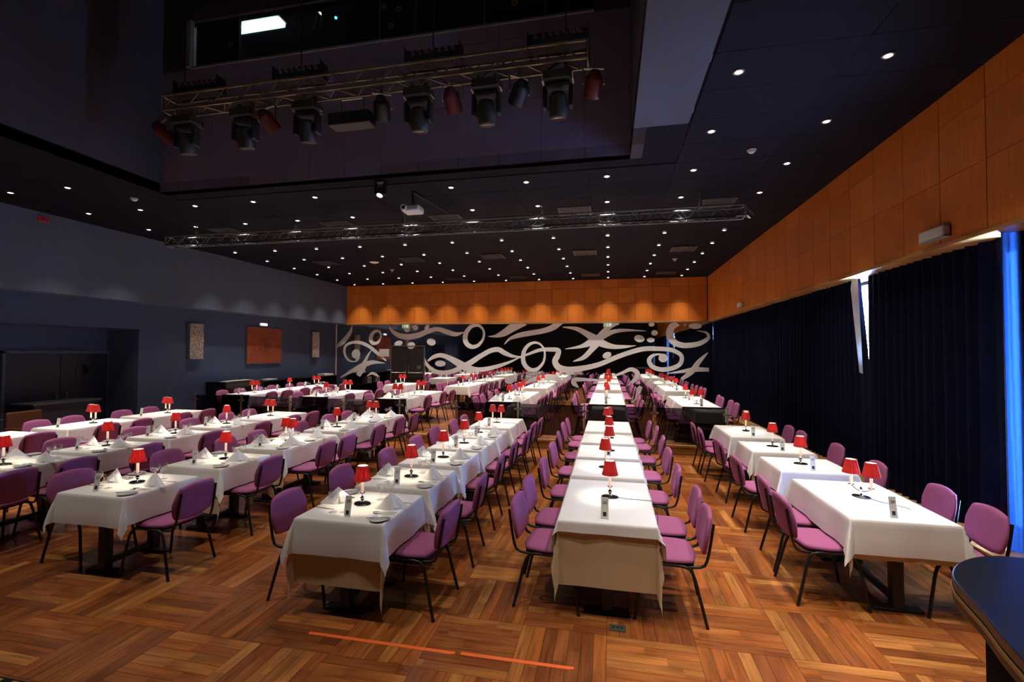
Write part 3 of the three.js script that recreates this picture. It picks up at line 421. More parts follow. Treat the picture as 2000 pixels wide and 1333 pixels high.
for (const row of layout) row.t.forEach(([zf, zb, what], i) => {
  const td = row.of(i), len = Math.round((zf - zb) * 100) / 100 > 1 ? 1.2 : 0.75, cz = (zf + zb) / 2, x = row.x2 !== undefined && zf < -14 ? row.x2 : row.x, y = row.y, has = (w) => what.includes(w), top = y + 0.7535, v = vi++ % 3;
  put('table' + len, 'dining_table', makeTable(len), `black pedestal table under cloths, ${td}`, 'table', [x, y, cz], 0);
  const slid = has('slid');
  put('over' + len + slid + v, 'tablecloth', (o) => kids(o, 'fabric', clothOf(len, slid ? 'slid' : 'over', v), m.cloth), `white top cloth draped over the ${td}`.replace('the table numbered', 'table numbered'), 'tablecloth', [x, y, cz], 0);
  if (y === 0 && !(row.num === 12 && i === 0)) put('under' + len + v + (row.num === 30), 'under_cloth', (o) => kids(o, 'fabric', clothOf(len, row.num === 30 ? 'short' : 'under', v), m.cream), `long cream under cloth, ${td}`, 'tablecloth', [x, y, cz], 0);
  if (has('skirt')) put('skirt', 'table_skirt', (o) => kids(o, 'fabric', skirtG, m.blackCloth), `black cloth hiding the front of the ${td}`, 'cloth', [x, y, zf + 0.03], 0);
  const spots = len > 1 ? [0.29, -0.29] : [0], names = len > 1 ? [', front place', ', back place'] : ['', ''];
  spots.forEach((dz, k) => {
    for (const s of [1, -1]) {
      const jit = rr(-0.02, 0.02), cx = x + s * (0.375 + 0.085 + rr(-0.03, 0.05));
      chair(`purple chair, ${s > 0 ? 'curtain side' : 'wall side'}${names[k].replace('place', 'seat')}, ${td}`, cx, y, cz + dz + jit, -s * Math.PI / 2 + rr(-0.07, 0.07));
      if (has('laid')) place(s, x, top, cz + dz, td, len > 1 ? 0.05 : 0, names[k]);
    }
  });
  if (has('single')) lampAt(1, `red pleated shade lamp on the ${td}`.replace('the table numbered', 'table numbered'), x + rr(-0.04, 0.03), top, has('laid') || len > 1 ? cz - 0.06 + rr(-0.03, 0.03) : cz - 0.05, rr(-0.2, 0.2), has('cord'));
  if (has('double')) lampAt(2, `twin red shade lamp on the ${td}`.replace('the table numbered', 'table numbered'), x, top, cz + rr(-0.06, 0.04), row.num === 30 && i === 0 ? -0.95 : row.num === 24 || row.num === 30 ? 1.3 : rr(-0.35, -0.05), has('cord'));
  card(row.num ? row.num + i : 0, `grey number card standing on the ${td}`.replace('the table numbered', 'table numbered'), x + rr(-0.04, 0.04) + (row.num === 12 || row.num === 6 ? -0.1 : 0), top, zf - 0.09, rr(-0.15, 0.2));
  if (has('glasses')) for (const [k, gx, gz] of [['window', -0.2, 0.2], ['door', 0.22, 0.05], ['lamp', 0.15, -0.25]]) put('coupe2', 'water_glass', (o) => { kids(o, 'bowl', coupeG, m.goblet); kids(o, 'stem', stemG, m.goblet); }, `coupe glass, ${k === 'window' ? 'wall side' : k === 'door' ? 'middle' : 'back end'}, ${td}`, 'glass', [x + gx, top, cz + gz], 0);
});

// ---------------------------------------------------------------- glass railing along the terrace edge
{ const px = [-10.48, -9.08, -7.68, -6.22, -4.78, -3.4, -1.97, -0.52, 0.92, 2.33], z = FRONT - 0.12, o = thing('glass_railing', 'low smoked glass railing with steel posts along the terrace edge', 'railing', [0, P, z]);
  px.forEach((x) => { const p = kids(o, 'post', rb(x - 0.02, x + 0.02, 0, 0.78, -0.03, 0.03, 0.004), m.steel); kids(p, 'clamp', M([0.16, 0.62].map((y) => rb(x - 0.085, x + 0.085, y - 0.018, y + 0.018, -0.012, 0.03, 0.004))), m.dullSteel); });
  for (let i = 0; i < 9; i++) if (i !== 4) kids(o, 'glass_panel', rb(px[i] + 0.035, px[i + 1] - 0.035, 0.07, 0.735, -0.005, 0.005, 0.001, 1), m.smoke); }

// ---------------------------------------------------------------- curtains
function curtain(label, z0, z1, x, amp, wave, mat, flare = null, h = [0.345, 3.22]) {
  const n = Math.max(8, Math.round(Math.abs(z1 - z0) / 0.02)), pos = [], idx = [], H = 8, o0 = rr(0, 50);
  for (let j = 0; j <= H; j++) for (let i = 0; i <= n; i++) {
    const t = j / H, z = z0 + (z1 - z0) * i / n, w = Math.sin(z / wave * 6.283 + 2.2 * n1(z * 1.7 + o0, 0.5) * 3) * amp * Math.min(1, 0.15 + Math.min(i, n - i) * 0.06) * (0.55 + 0.9 * n2(z * 2.3, o0)) + (n3(z * 5, t * 1.5 + o0) - 0.5) * 0.03;
    pos.push(x + w * (0.8 + 0.3 * (1 - t)), h[0] + (h[1] - h[0]) * t, z + (flare ? flare(t, i / n) : 0));
  }
  for (let j = 0; j < H; j++) for (let i = 0; i < n; i++) { const a = j * (n + 1) + i, b = a + n + 1; idx.push(a, b, a + 1, a + 1, b, b + 1); }
  const g = new THREE.BufferGeometry(); g.setAttribute('position', new THREE.Float32BufferAttribute(pos, 3)); g.setIndex(idx); g.computeVertexNormals();
  tag(add('curtain', g, mat), label, 'curtain');
}
m.velvet.side = THREE.DoubleSide;
const CX = 3.52;
curtain('long dark blue velvet curtain from the mirror to the torn gap', -17.098, -7.39, CX, 0.036, 0.15, m.velvet, (t, u) => (u > 0.98 ? (0.1 - 0.21 * Math.max(0, (t - 0.55) / 0.45)) * (u - 0.98) / 0.02 : 0));
curtain('dark blue velvet curtain between the torn gap and blue strip', -7.31, -5.04, CX, 0.04, 0.16, m.velvet, (t, u) => (u < 0.04 ? 0.03 * Math.max(0, t - 0.5) * (1 - u / 0.04) : u > 0.9 ? 0.07 * (1 - t) * (u - 0.9) / 0.1 : 0));
curtain('dark blue velvet curtain at the camera end of the windows', -4.9, 3.95, CX, 0.04, 0.16, m.velvet);
// edges: folded white lining beside the gap, thin blue flap that lets daylight through
{ const pos = [], idx = [], H = 10; for (let j = 0; j <= H; j++) { const t = j / H, y = 3.16 - 1.35 * t, w = 0.17 * (1 - t) + 0.004; pos.push(CX - 0.09, y, -7.46 + 0.1 * t - w * (j === 0 ? 0.4 : 0.8), CX - 0.05, y - 0.02, -7.46 + 0.105 * t); } for (let j = 0; j < H; j++) { const a = j * 2; idx.push(a, a + 2, a + 1, a + 1, a + 2, a + 3); } const g = new THREE.BufferGeometry(); g.setAttribute('position', new THREE.Float32BufferAttribute(pos, 3)); g.setIndex(idx); g.computeVertexNormals(); tag(add('curtain_lining', g, m.whiteLining), 'pale lining turned out beside the bright gap in the curtains', 'curtain'); }
{ const pos = [], idx = [], N = 14, H = 10; for (let j = 0; j <= H; j++) for (let i = 0; i <= N; i++) { const t = j / H, u = i / N; pos.push(CX + 0.12 - u * (0.24 + 0.028 * t), 0.345 + 2.86 * t, -4.86 - 0.015 * Math.sin(u * 9 + t * 2) - 0.02 * u - 0.015 * Math.sin(u * 23)); } for (let j = 0; j < H; j++) for (let i = 0; i < N; i++) { const a = j * (N + 1) + i, b = a + N + 1; idx.push(a, b, a + 1, a + 1, b, b + 1); } const g = new THREE.BufferGeometry(); g.setAttribute('position', new THREE.Float32BufferAttribute(pos, 3)); g.setIndex(idx); g.computeVertexNormals(); tag(add('curtain_flap', g, m.sheer), 'thin curtain edge glowing bright blue with daylight', 'curtain'); }
// ---------------------------------------------------------------- ceiling fittings
const ord = ['first', 'second', 'third', 'fourth', 'fifth', 'sixth', 'seventh', 'eighth', 'ninth', 'tenth', 'eleventh'];
const dlRing = lathe([[0.034, 0.0], [0.05, 0.0], [0.052, 0.004], [0.05, 0.012], [0.034, 0.012]], 24).translate(0, -0.012, 0), dlLens = lathe([[0, -0.004], [0.024, -0.003], [0.034, 0.002], [0.034, 0.008], [0, 0.008]], 20).translate(0, -0.01, 0);
for (let j = -4; j <= 8; j++) for (let c = -8; c <= 2; c++) {
  if (j === 2 || (j < 0 && c < 1 && c > -7) || (j === 0 && c === -3)) continue;  // nearest rows carry the grid on out of view, lighting the near floor
  const x = -0.033 + c * 1.211, z = -(6.94 + 1.18 * j), y = CEIL - 0.012;
  put('downlight', 'downlight', (o) => { kids(o, 'trim_ring', dlRing, m.dullSteel); kids(o, 'lens', dlLens, m.lens); }, `small ceiling downlight, ${ord[2 - c]} from the curtains, ${j > 2 ? ord[j - 3] + ' row beyond' : ord[1 - j] + ' row before'} the black truss`, 'downlight', [x, y, z], 0);
  const l = new THREE.SpotLight(WARM, SPOT_I, 0, 0.64, 1, 2); l.position.set(x, y - 0.03, z); l.target.position.set(x, 0, z); l.castShadow = true; l.shadow.radius = 2; scene.add(l, l.target);
}
const ventG = M([bx(-0.3, 0.3, -0.012, 0, -0.3, -0.27), bx(-0.3, 0.3, -0.012, 0, 0.27, 0.3), bx(-0.3, -0.27, -0.012, 0, -0.27, 0.27), bx(0.27, 0.3, -0.012, 0, -0.27, 0.27)]), slatG = bx(-0.003, 0.003, -0.02, 0.0, -0.27, 0.27).rotateZ(0.6);
let vk = 0;
for (const [zi, z] of [[0, -8.6], [1, -12.2], [2, -15.75]]) for (const x of zi < 2 ? [-8.15, -5.45, -3.1, -0.62, 1.82] : [-5.4, -3.1, -0.62, 1.82]) {
  put('vent', 'air_vent', (o) => { kids(o, 'frame', ventG, m.vent); kids(o, 'backing', bx(-0.27, 0.27, -0.003, 0, -0.27, 0.27), m.black); for (let i = 0; i < 12; i++) kids(o, 'slat', slatG, m.vent).position.x = -0.25 + i * 0.045; }, `square black ceiling grille, ${['beside the black truss', 'midway to the mirror', 'over the mirror end'][zi]}, ${ord[Math.round((1.82 - x) / 2.45)]} from the curtains`, 'vent', [x, CEIL - 0.012, z], 0); vk++;
}
for (const [x, z, d] of [[1.79, -6.39, 'white smoke detector on the ceiling by the veneer fascia'], [-7.98, -6.4, 'white smoke detector on the ceiling beside the dark well']]) put('smoke', 'smoke_detector', (o) => { kids(o, 'base', lathe([[0, 0], [0.055, 0], [0.055, -0.018], [0, -0.018]].reverse(), 24), m.white); kids(o, 'sensor_head', lathe([[0, -0.05], [0.025, -0.048], [0.04, -0.035], [0.048, -0.02], [0, -0.02]], 24), m.white); }, d, 'smoke detector', [x, CEIL - 0.012, z], 0);
{ const o = thing('access_point', 'white round dome on the ceiling toward the navy wall', 'wireless unit', [-6.7, CEIL - 0.012, -12.34]); kids(o, 'dome', lathe([[0, -0.04], [0.08, -0.036], [0.13, -0.02], [0.14, 0], [0, 0]], 28), m.white); }
for (const [x, z, d] of [[-6.76, -13.6, 'small white sensor cone on the ceiling toward the navy wall'], [1.78, -13.47, 'small white sensor cone on the ceiling toward the curtains']]) put('sensor', 'motion_sensor', (o) => { kids(o, 'base', lathe([[0, -0.01], [0.07, -0.01], [0.07, 0], [0, 0]], 20), m.white); kids(o, 'lens_cap', lathe([[0, -0.08], [0.02, -0.07], [0.05, -0.01], [0, -0.01]], 20), m.white); }, d, 'sensor', [x, CEIL - 0.012, z], 0);
{ const o = thing('ceiling_panel_strip', 'pale grey hinged strip hanging under the ceiling beside the dark well', 'ceiling panel', [0.575, CEIL - 0.05, -3.4]); kids(o, 'board', rb(-0.3, 0.3, 0, 0.03, -2.04, 1.4, 0.004), m.panelGrey); kids(o, 'hinge', M([-1.8, -0.9, 0, 0.9].map((z) => bx(0.27, 0.31, 0.02, 0.05, z - 0.05, z + 0.05))), m.dullSteel); }
// black truss under the ceiling
function truss(o, len, hgt, dep, step, r, mat) {
  const ch = []; for (const [y, z] of [[0, -dep / 2], [0, dep / 2], [hgt, -dep / 2], [hgt, dep / 2]]) kids(o, 'chord', bar([-len / 2, y, z], [len / 2, y, z], r, 8), mat);
  const br = []; const n = Math.round(len / step); for (let i = 0; i < n; i++) { const a = -len / 2 + i * step, b = a + step / 2, c = a + step; for (const z of [-dep / 2, dep / 2]) br.push(bar([a, 0, z], [b, hgt, z], r * 0.5, 5), bar([b, hgt, z], [c, 0, z], r * 0.5, 5)); br.push(bar([a, 0, -dep / 2], [b, 0, dep / 2], r * 0.5, 5), bar([b, 0, dep / 2], [c, 0, -dep / 2], r * 0.5, 5)); }
  kids(o, 'bracing', M(br), mat); kids(o, 'end_frame', M([-len / 2, len / 2].map((x) => [bar([x, 0, -dep / 2], [x, hgt, -dep / 2], r), bar([x, 0, dep / 2], [x, hgt, dep / 2], r), bar([x, 0, -dep / 2], [x, 0, dep / 2], r), bar([x, hgt, -dep / 2], [x, hgt, dep / 2], r)])), mat);
}
const trussM = std([0.16, 0.16, 0.165], 0.5, { metalness: 0.4 });
{ const o = thing('lighting_truss', 'long black lattice truss hung under the ceiling across the hall', 'truss', [-3.44, 4.25, -7.97]); truss(o, 11.1, 0.18, 0.2, 0.33, 0.017, trussM);
  for (const x of [-4.9, -2.6, -0.3, 2.3, 4.9]) kids(o, 'hanger', M([bar([x, 0.18, 0], [x, 0.44, 0], 0.012), rb(x - 0.02, x + 0.02, 0.17, 0.3, -0.03, 0.03, 0.004)]), m.steel);
  kids(o, 'cable', tube([[-5.5, 0.01, 0.12], [-3, -0.03, 0.12], [-1, -0.01, 0.12], [1, -0.035, 0.12], [3, -0.01, 0.12], [5.4, -0.02, 0.12]], 0.012, 60, 6), m.black); }
// projector on its ceiling arm, black spot lamp beside the well
{ const o = thing('projector', 'white projector hanging from a black arm before the truss', 'projector', [-3.13, 4.3, -7]); kids(o, 'housing', rb(-0.15, 0.15, 0.03, 0.14, -0.13, 0.13, 0.03, 3), m.white); kids(o, 'lens_barrel', lathe([[0, 0], [0.045, 0], [0.05, 0.02], [0.05, 0.06], [0.032, 0.06], [0.03, 0.04], [0, 0.035]], 22).rotateX(Math.PI / 2).translate(-0.09, 0.085, 0.11), m.white); kids(o, 'lens_glass', new THREE.CylinderGeometry(0.03, 0.03, 0.01, 20).rotateX(Math.PI / 2).translate(-0.09, 0.085, 0.155), m.blackGloss);
  kids(o, 'mount_pole', M([bar([0, 0.14, 0], [0, 0.38, 0], 0.014), rb(-0.08, 0.08, 0.135, 0.15, -0.08, 0.08, 0.004), bar([0.06, 0.14, 0.03], [0.06, 0.26, 0.03], 0.006)]), m.black); kids(o, 'ceiling_arm', bar([0, 0.375, 0], [0.26, 0.3, -0.95], 0.016), m.black); }
{ const o = thing('spot_lamp', 'black gimbal spot lamp under the edge of the dark well', 'spotlight', [-3.45, CEIL - 0.012, -6.52]); kids(o, 'bracket', M([bx(-0.09, -0.06, -0.2, 0, -0.03, 0.03), bx(0.06, 0.09, -0.2, 0, -0.03, 0.03), bx(-0.09, 0.09, -0.015, 0, -0.05, 0.05)]), m.black); kids(o, 'can', lathe([[0, 0.1], [0.05, 0.09], [0.06, 0], [0.055, -0.06], [0.045, -0.06], [0.045, 0.02], [0, 0.03]], 22).rotateX(-0.5).translate(0, -0.17, 0), m.black); kids(o, 'lamp_face', lathe([[0, -0.045], [0.044, -0.04], [0.044, -0.03], [0, -0.03]], 20).rotateX(-0.5).translate(0, -0.17, 0), m.lens);
  const l = new THREE.SpotLight(WARM, SPOT_I, 0, 0.64, 1, 2); l.position.set(-3.45, CEIL - 0.26, -6.49); l.target.position.set(-3.45, 0, -5.2); l.castShadow = true; scene.add(l, l.target); }
// truss with stage lights inside the well
const TZ = -5.2, wm = std([0.3, 0.26, 0.19], 0.4, { metalness: 0.9 });
{ const o = thing('stage_truss', 'metal lattice truss carrying stage lights inside the dark well', 'truss', [-3.08, 5.33, TZ]); truss(o, 5.7, 0.2, 0.2, 0.4, 0.018, wm); kids(o, 'hanger', M([-2.6, -0.8, 1, 2.6].map((x) => bar([x, 0.2, 0], [x, 2.95, 0], 0.008, 6))), m.black); }
[[-5.44, 'leftward'], [-3.9, 'second'], [-2.07, 'third'], [-0.57, 'fourth']].forEach(([x], i) => put('bank', 'light_bank', (o) => { kids(o, 'housing', rb(-0.34, 0.34, 0, 0.1, -0.07, 0.07, 0.01), m.black); kids(o, 'end_plate', bx(-0.35, -0.34, 0, 0.2, -0.08, 0.08), m.black); kids(o, 'end_plate', bx(0.34, 0.35, 0, 0.2, -0.08, 0.08), m.black); for (let k = 0; k < 8; k++) kids(o, 'reflector', lathe([[0.012, 0], [0.03, 0.02], [0.038, 0.06], [0.036, 0.06], [0.028, 0.022], [0, 0.005]], 16).rotateX(0.35), m.chrome).position.set(-0.295 + k * 0.0843, 0.11, 0.02); }, `bank of eight small chrome lamps on the stage truss, ${ord[i]} from the navy side`, 'stage light', [x, 5.54, TZ], 0));
const movG = { base: rb(-0.16, 0.16, -0.11, 0, -0.12, 0.12, 0.02), handle: M([bx(-0.18, -0.16, -0.09, -0.02, -0.06, 0.06), bx(0.16, 0.18, -0.09, -0.02, -0.06, 0.06)]), yoke: M([rb(-0.14, 0.14, -0.17, -0.11, -0.07, 0.07, 0.02), rb(-0.17, -0.125, -0.4, -0.14, -0.06, 0.06, 0.02), rb(0.125, 0.17, -0.4, -0.14, -0.06, 0.06, 0.02)]), head: lathe([[0, 0.12], [0.07, 0.11], [0.1, 0.06], [0.11, -0.05], [0.1, -0.15], [0.085, -0.17], [0, -0.165]], 22), lens: lathe([[0, -0.175], [0.05, -0.172], [0.08, -0.168], [0, -0.166]], 20) };
const clampG = M([-0.1, 0.1].map((x) => rb(x - 0.018, x + 0.018, 0, 0.1, -0.03, 0.03, 0.006)));
const olive = std([0.04, 0.036, 0.025], 0.5);
[-5.63, -4.7, -3.78, -2.26, -1.41, -0.57].forEach((x, i) => { const o = put('mover', 'moving_head', (g) => { kids(g, 'clamp', clampG, wm); kids(g, 'base', movG.base, olive); kids(g, 'handle', movG.handle, m.dullSteel); kids(g, 'yoke', movG.yoke, m.dark); const h = kids(g, 'head', movG.head, olive); h.position.y = -0.33; h.rotation.x = 0.25; kids(h, 'lens', movG.lens, m.chrome); }, `moving head stage light under the well truss, ${ord[i]} from the navy side`, 'stage light', [x, 5.24, TZ], 0); });
const parG = { can: lathe([[0, 0.16], [0.05, 0.15], [0.07, 0.1], [0.09, 0.08], [0.1, -0.12], [0.095, -0.12], [0.085, 0.06], [0, 0.09]], 22), yoke: M([bx(-0.125, -0.115, -0.16, 0.02, -0.015, 0.015), bx(0.115, 0.125, -0.16, 0.02, -0.015, 0.015), bx(-0.125, 0.125, 0.01, 0.02, -0.015, 0.015), rb(-0.02, 0.02, 0.02, 0.1, -0.03, 0.03, 0.006)]) };
const parRed = std([0.1, 0.006, 0.005], 0.5);
[[-6.0, 'at the navy end', m.red], [-4.35, 'between second and third moving heads', m.red], [-1.83, 'between fourth and fifth moving heads', m.red], [-0.17, 'at the curtain end', m.red], [-2.75, 'before the fourth moving head', m.black], [-1.02, 'before the sixth moving head', m.black]].forEach(([x, d, mm], i) => put('par' + (mm === m.red), 'par_can', (g) => { kids(g, 'yoke', parG.yoke, m.dullSteel); const c = kids(g, 'can', parG.can, mm === m.red ? parRed : mm); c.position.y = -0.17; c.rotation.x = 0.9; }, `${mm === m.red ? 'dark red' : 'black'} par can hanging on the well truss, ${d}`, 'stage light', [x, 5.24, TZ], (i - 2) * 0.2));
{ const o = thing('flood_light', 'wide black flood light with square bracket on the well truss', 'stage light', [-3.15, 5.24, TZ]); kids(o, 'bracket', M([bx(-0.16, -0.15, -0.24, 0, -0.015, 0.015), bx(0.15, 0.16, -0.24, 0, -0.015, 0.015), bx(-0.16, 0.16, -0.01, 0, -0.015, 0.015)]), m.dullSteel); kids(o, 'body', rb(-0.28, 0.28, -0.36, -0.2, -0.1, 0.1, 0.02), m.black); }
// control booth behind the panes
{ const o = thing('fluorescent_light', 'bright white fluorescent fitting glowing inside the control booth', 'ceiling light', [-6.38, 7.98, -7.2]); kids(o, 'housing', rb(-0.62, 0.62, 0.08, 0.13, -0.12, 0.12, 0.01), m.white); kids(o, 'diffuser', rb(-0.6, 0.6, 0, 0.08, -0.1, 0.1, 0.02), glow([0.85, 0.97, 1], 5));
  const l = new THREE.RectAreaLight(L(0.8, 0.95, 1), 7, 1.2, 0.2); l.position.set(-6.38, 7.97, -7.2); l.lookAt(-6.38, 0, -7.2); scene.add(l); }
{ const o = thing('banana_toy', 'yellow banana plush hanging inside the control booth', 'toy', [-4.99, 7.78, -7.1]); kids(o, 'body', tube([[0.02, 0.16, 0], [0.03, 0.1, 0], [0.0, 0.0, 0], [-0.05, -0.07, 0]], 0.05, 14, 10), std([0.75, 0.5, 0.02], 0.7)); kids(o, 'tip', new THREE.ConeGeometry(0.03, 0.08, 10).translate(0.02, 0.2, 0), std([0.4, 0.28, 0.02], 0.7)); }
{ const o = thing('booth_spot', 'small warm lamp glowing beside the banana toy', 'lamp', [-5.02, 8.06, -7.2]); kids(o, 'bulb', new THREE.SphereGeometry(0.03, 14, 10), glow([1, 0.85, 0.5], 6)); kids(o, 'socket', lathe([[0, 0.08], [0.02, 0.08], [0.024, 0.025], [0, 0.025]], 12), m.black); }
{ const o = thing('booth_blue_lamp', 'small blue lamp glowing in the control booth', 'lamp', [-4.7, 7.94, -7.2]); kids(o, 'bulb', new THREE.SphereGeometry(0.025, 14, 10), glow([0.1, 0.5, 1], 6)); kids(o, 'socket', lathe([[0, 0.07], [0.018, 0.07], [0.02, 0.02], [0, 0.02]], 12), m.black); }
[[-6.02, 7.04, 'first'], [-3.32, 7.28], [-3.08, 7.2], [-3.2, 6.96], [-1.31, 7.02], [-1.62, 6.84]].forEach(([x, y], i) => put('disc' + (i === 4), 'round_disc', (o) => { kids(o, 'disc', lathe([[0.018, 0], [0.045, 0], [0.045, 0.003], [0.018, 0.003]], 24).rotateX(Math.PI / 2), i === 4 ? std([0.45, 0.33, 0.05], 0.4) : m.grey); kids(o, 'hub', new THREE.CylinderGeometry(0.018, 0.018, 0.004, 18).rotateX(Math.PI / 2), m.black); }, `${i === 4 ? 'yellow' : 'grey'} disc stuck on a dark booth shutter, ${ord[i]} from the navy side`, 'disc', [x, y, VZ - 0.045], 0));

// unseen wash lamps overhead, placed to light the front tables and floor
for (const [i, x, tx] of [[0, -6.2, -5.5], [1, -3.4, -2.6], [2, -0.6, 0.6]]) {
  const y = 7, z = -2.2, o = thing('unseen_wash_lamp', `unseen black wash lamp high over the stage front, ${ord[i]} from the navy side`, 'stage light', [x, y, z]);
  kids(o, 'can', lathe([[0, 0.2], [0.08, 0.18], [0.11, 0.05], [0.12, -0.1], [0.11, -0.1], [0.1, 0.05], [0, 0.1]], 20).rotateX(0.19), m.black); kids(o, 'yoke', M([bx(-0.15, -0.14, -0.05, 0.3, -0.02, 0.02), bx(0.14, 0.15, -0.05, 0.3, -0.02, 0.02), bx(-0.15, 0.15, 0.3, 0.31, -0.02, 0.02), bar([0, 0.3, 0], [0, 1.3, 0], 0.012)]), m.black); kids(o, 'lens', lathe([[0, -0.06], [0.1, -0.06], [0.1, -0.05], [0, -0.05]], 20).rotateX(0.19), m.lens);
  const l = new THREE.SpotLight(WARM, WASH_I, 0, 0.56, 1, 2); l.position.set(x, y - 0.12, z - 0.03); l.target.position.set(tx, 0, -3.5); l.castShadow = true; l.shadow.radius = 5; scene.add(l, l.target);
}
// ---------------------------------------------------------------- things on the walls
const exitSign = (name, label, pos) => { const o = thing(name, label, 'exit sign', pos); kids(o, 'housing', rb(-0.17, 0.17, 0.0, 0.2, -0.02, 0.02, 0.005), m.white); kids(o, 'face', bx(-0.15, 0.15, 0.02, 0.15, 0.02, 0.023), m.signGreen); kids(o, 'running_figure', M([new THREE.CylinderGeometry(0.011, 0.011, 0.002, 12).rotateX(Math.PI / 2).translate(-0.03, 0.125, 0.024), bx(-0.045, -0.015, 0.07, 0.115, 0.023, 0.025), bx(-0.06, -0.04, 0.04, 0.075, 0.023, 0.025), bx(-0.02, 0.01, 0.045, 0.07, 0.023, 0.025), bx(0.04, 0.1, 0.03, 0.14, 0.023, 0.025)]), m.signWhite); };
exitSign('exit_sign', 'green exit sign under the veneer above the centre row', [-0.04, 2.99, -16.98]);
exitSign('exit_sign', 'green exit sign under the veneer above the double door', [-7.83, 2.99, -16.98]);
for (const [z, y, d] of [[-5.54, 3.24, 'clear emergency light box on the veneer toward the camera'], [-12.74, 3.24, 'small emergency light box on the veneer near the mirror']]) put('emerg', 'emergency_light', (o) => { kids(o, 'backplate', rb(0, 0.02, 0, 0.13, -0.2, 0.2, 0.004), m.white); kids(o, 'cover', rb(-0.07, 0, 0.005, 0.125, -0.19, 0.19, 0.02, 3), std([0.5, 0.48, 0.45], 0.3)); kids(o, 'base_rim', bx(-0.072, 0, 0, 0.012, -0.195, 0.195), m.grey); }, d, 'emergency light', [RX, y, z], 0);
{ const o = thing('emergency_light', 'small lit oval emergency light above the red painting', 'emergency light', [LX, 2.88, -12.97]); kids(o, 'housing', rb(0, 0.05, 0, 0.1, -0.17, 0.17, 0.02), m.white); kids(o, 'diffuser', rb(0.05, 0.075, 0.01, 0.09, -0.15, 0.15, 0.03, 3), glow([1, 0.95, 0.85], 0.9)); }
{ const o = thing('painting', 'square red abstract painting on the navy wall', 'painting', [LX, 1.7, -13.05]); const g = bx(0.01, 0.05, 0, 1.1, -0.74, 0.74), p = g.attributes.position, uv = g.attributes.uv; for (let i = 0; i < p.count; i++) uv.setXY(i, -p.getZ(i) / 1.48 + 0.5, p.getY(i) / 1.1); kids(o, 'canvas', g, new THREE.MeshStandardMaterial({ map: paint, roughness: 0.7 })); kids(o, 'frame', M([bx(0, 0.06, -0.025, 0, -0.77, 0.77), bx(0, 0.06, 1.1, 1.125, -0.77, 0.77), bx(0, 0.06, 0, 1.1, -0.77, -0.74), bx(0, 0.06, 0, 1.1, 0.74, 0.77)]), std([0.2, 0.09, 0.06], 0.5)); }
{ const beads = []; for (let i = 0; i < 9; i++) for (let k = 0; k < 26; k++) beads.push(new THREE.OctahedronGeometry(0.017 + 0.006 * rnd(), 0).rotateX(rr(0, 3)).rotateZ(rr(0, 3)).translate(0.1 + rr(-0.012, 0.018), 0.02 + k * 0.0362, -0.19 + i * 0.0475)); const bg = M(beads);
  for (const [z, d] of [[-10.46, 'glittering crystal wall sconce on the alcove side of the painting'], [-15.63, 'glittering crystal wall sconce on the mirror side of the painting']]) put('sconce', 'wall_sconce', (o) => { kids(o, 'backplate', rb(0, 0.03, 0, 0.95, -0.21, 0.21, 0.004), m.dullSteel); kids(o, 'body', bx(0.03, 0.09, 0.01, 0.94, -0.2, 0.2), std([0.3, 0.24, 0.18], 0.35, { metalness: 0.7 })); const b = kids(o, 'crystal_beads', bg, m.bead); b.userData.kind = 'stuff'; kids(o, 'rail', M([bx(0.03, 0.125, 0.84, 0.85, -0.205, 0.205), bx(0.03, 0.125, 0.94, 0.955, -0.205, 0.205), bx(0.03, 0.125, 0, 0.012, -0.205, 0.205)]), m.dullSteel); }, d, 'wall sconce', [LX, 1.85, z], 0); }
{ const o = thing('alarm_sounder', 'red alarm box high on the grey navy wall', 'alarm', [-10.6, 4.56, -6.75]); kids(o, 'case', rb(0, 0.08, -0.05, 0.05, -0.09, 0.09, 0.015), std([0.45, 0.01, 0.01], 0.5)); kids(o, 'grille', bx(0.08, 0.084, -0.03, 0.03, -0.06, 0.06), std([0.2, 0.005, 0.005], 0.6)); }
{ const o = thing('paper_notice', 'white paper notice taped to the mirror beside the door', 'notice', [-8.8, 1.88, MZ + 0.02]); kids(o, 'sheet', bx(-0.21, 0.21, 0, 0.3, 0, 0.003), m.white); kids(o, 'corner_mark', bx(-0.18, -0.15, 0.25, 0.28, 0.003, 0.004), m.ink); kids(o, 'plan_lines', M([bx(-0.12, 0.1, 0.06, 0.064, 0.003, 0.004), bx(-0.12, -0.116, 0.06, 0.2, 0.003, 0.004), bx(0.096, 0.1, 0.06, 0.2, 0.003, 0.004), bx(-0.12, 0.1, 0.2, 0.204, 0.003, 0.004), bx(-0.02, -0.016, 0.06, 0.2, 0.003, 0.004)]), m.grey); }

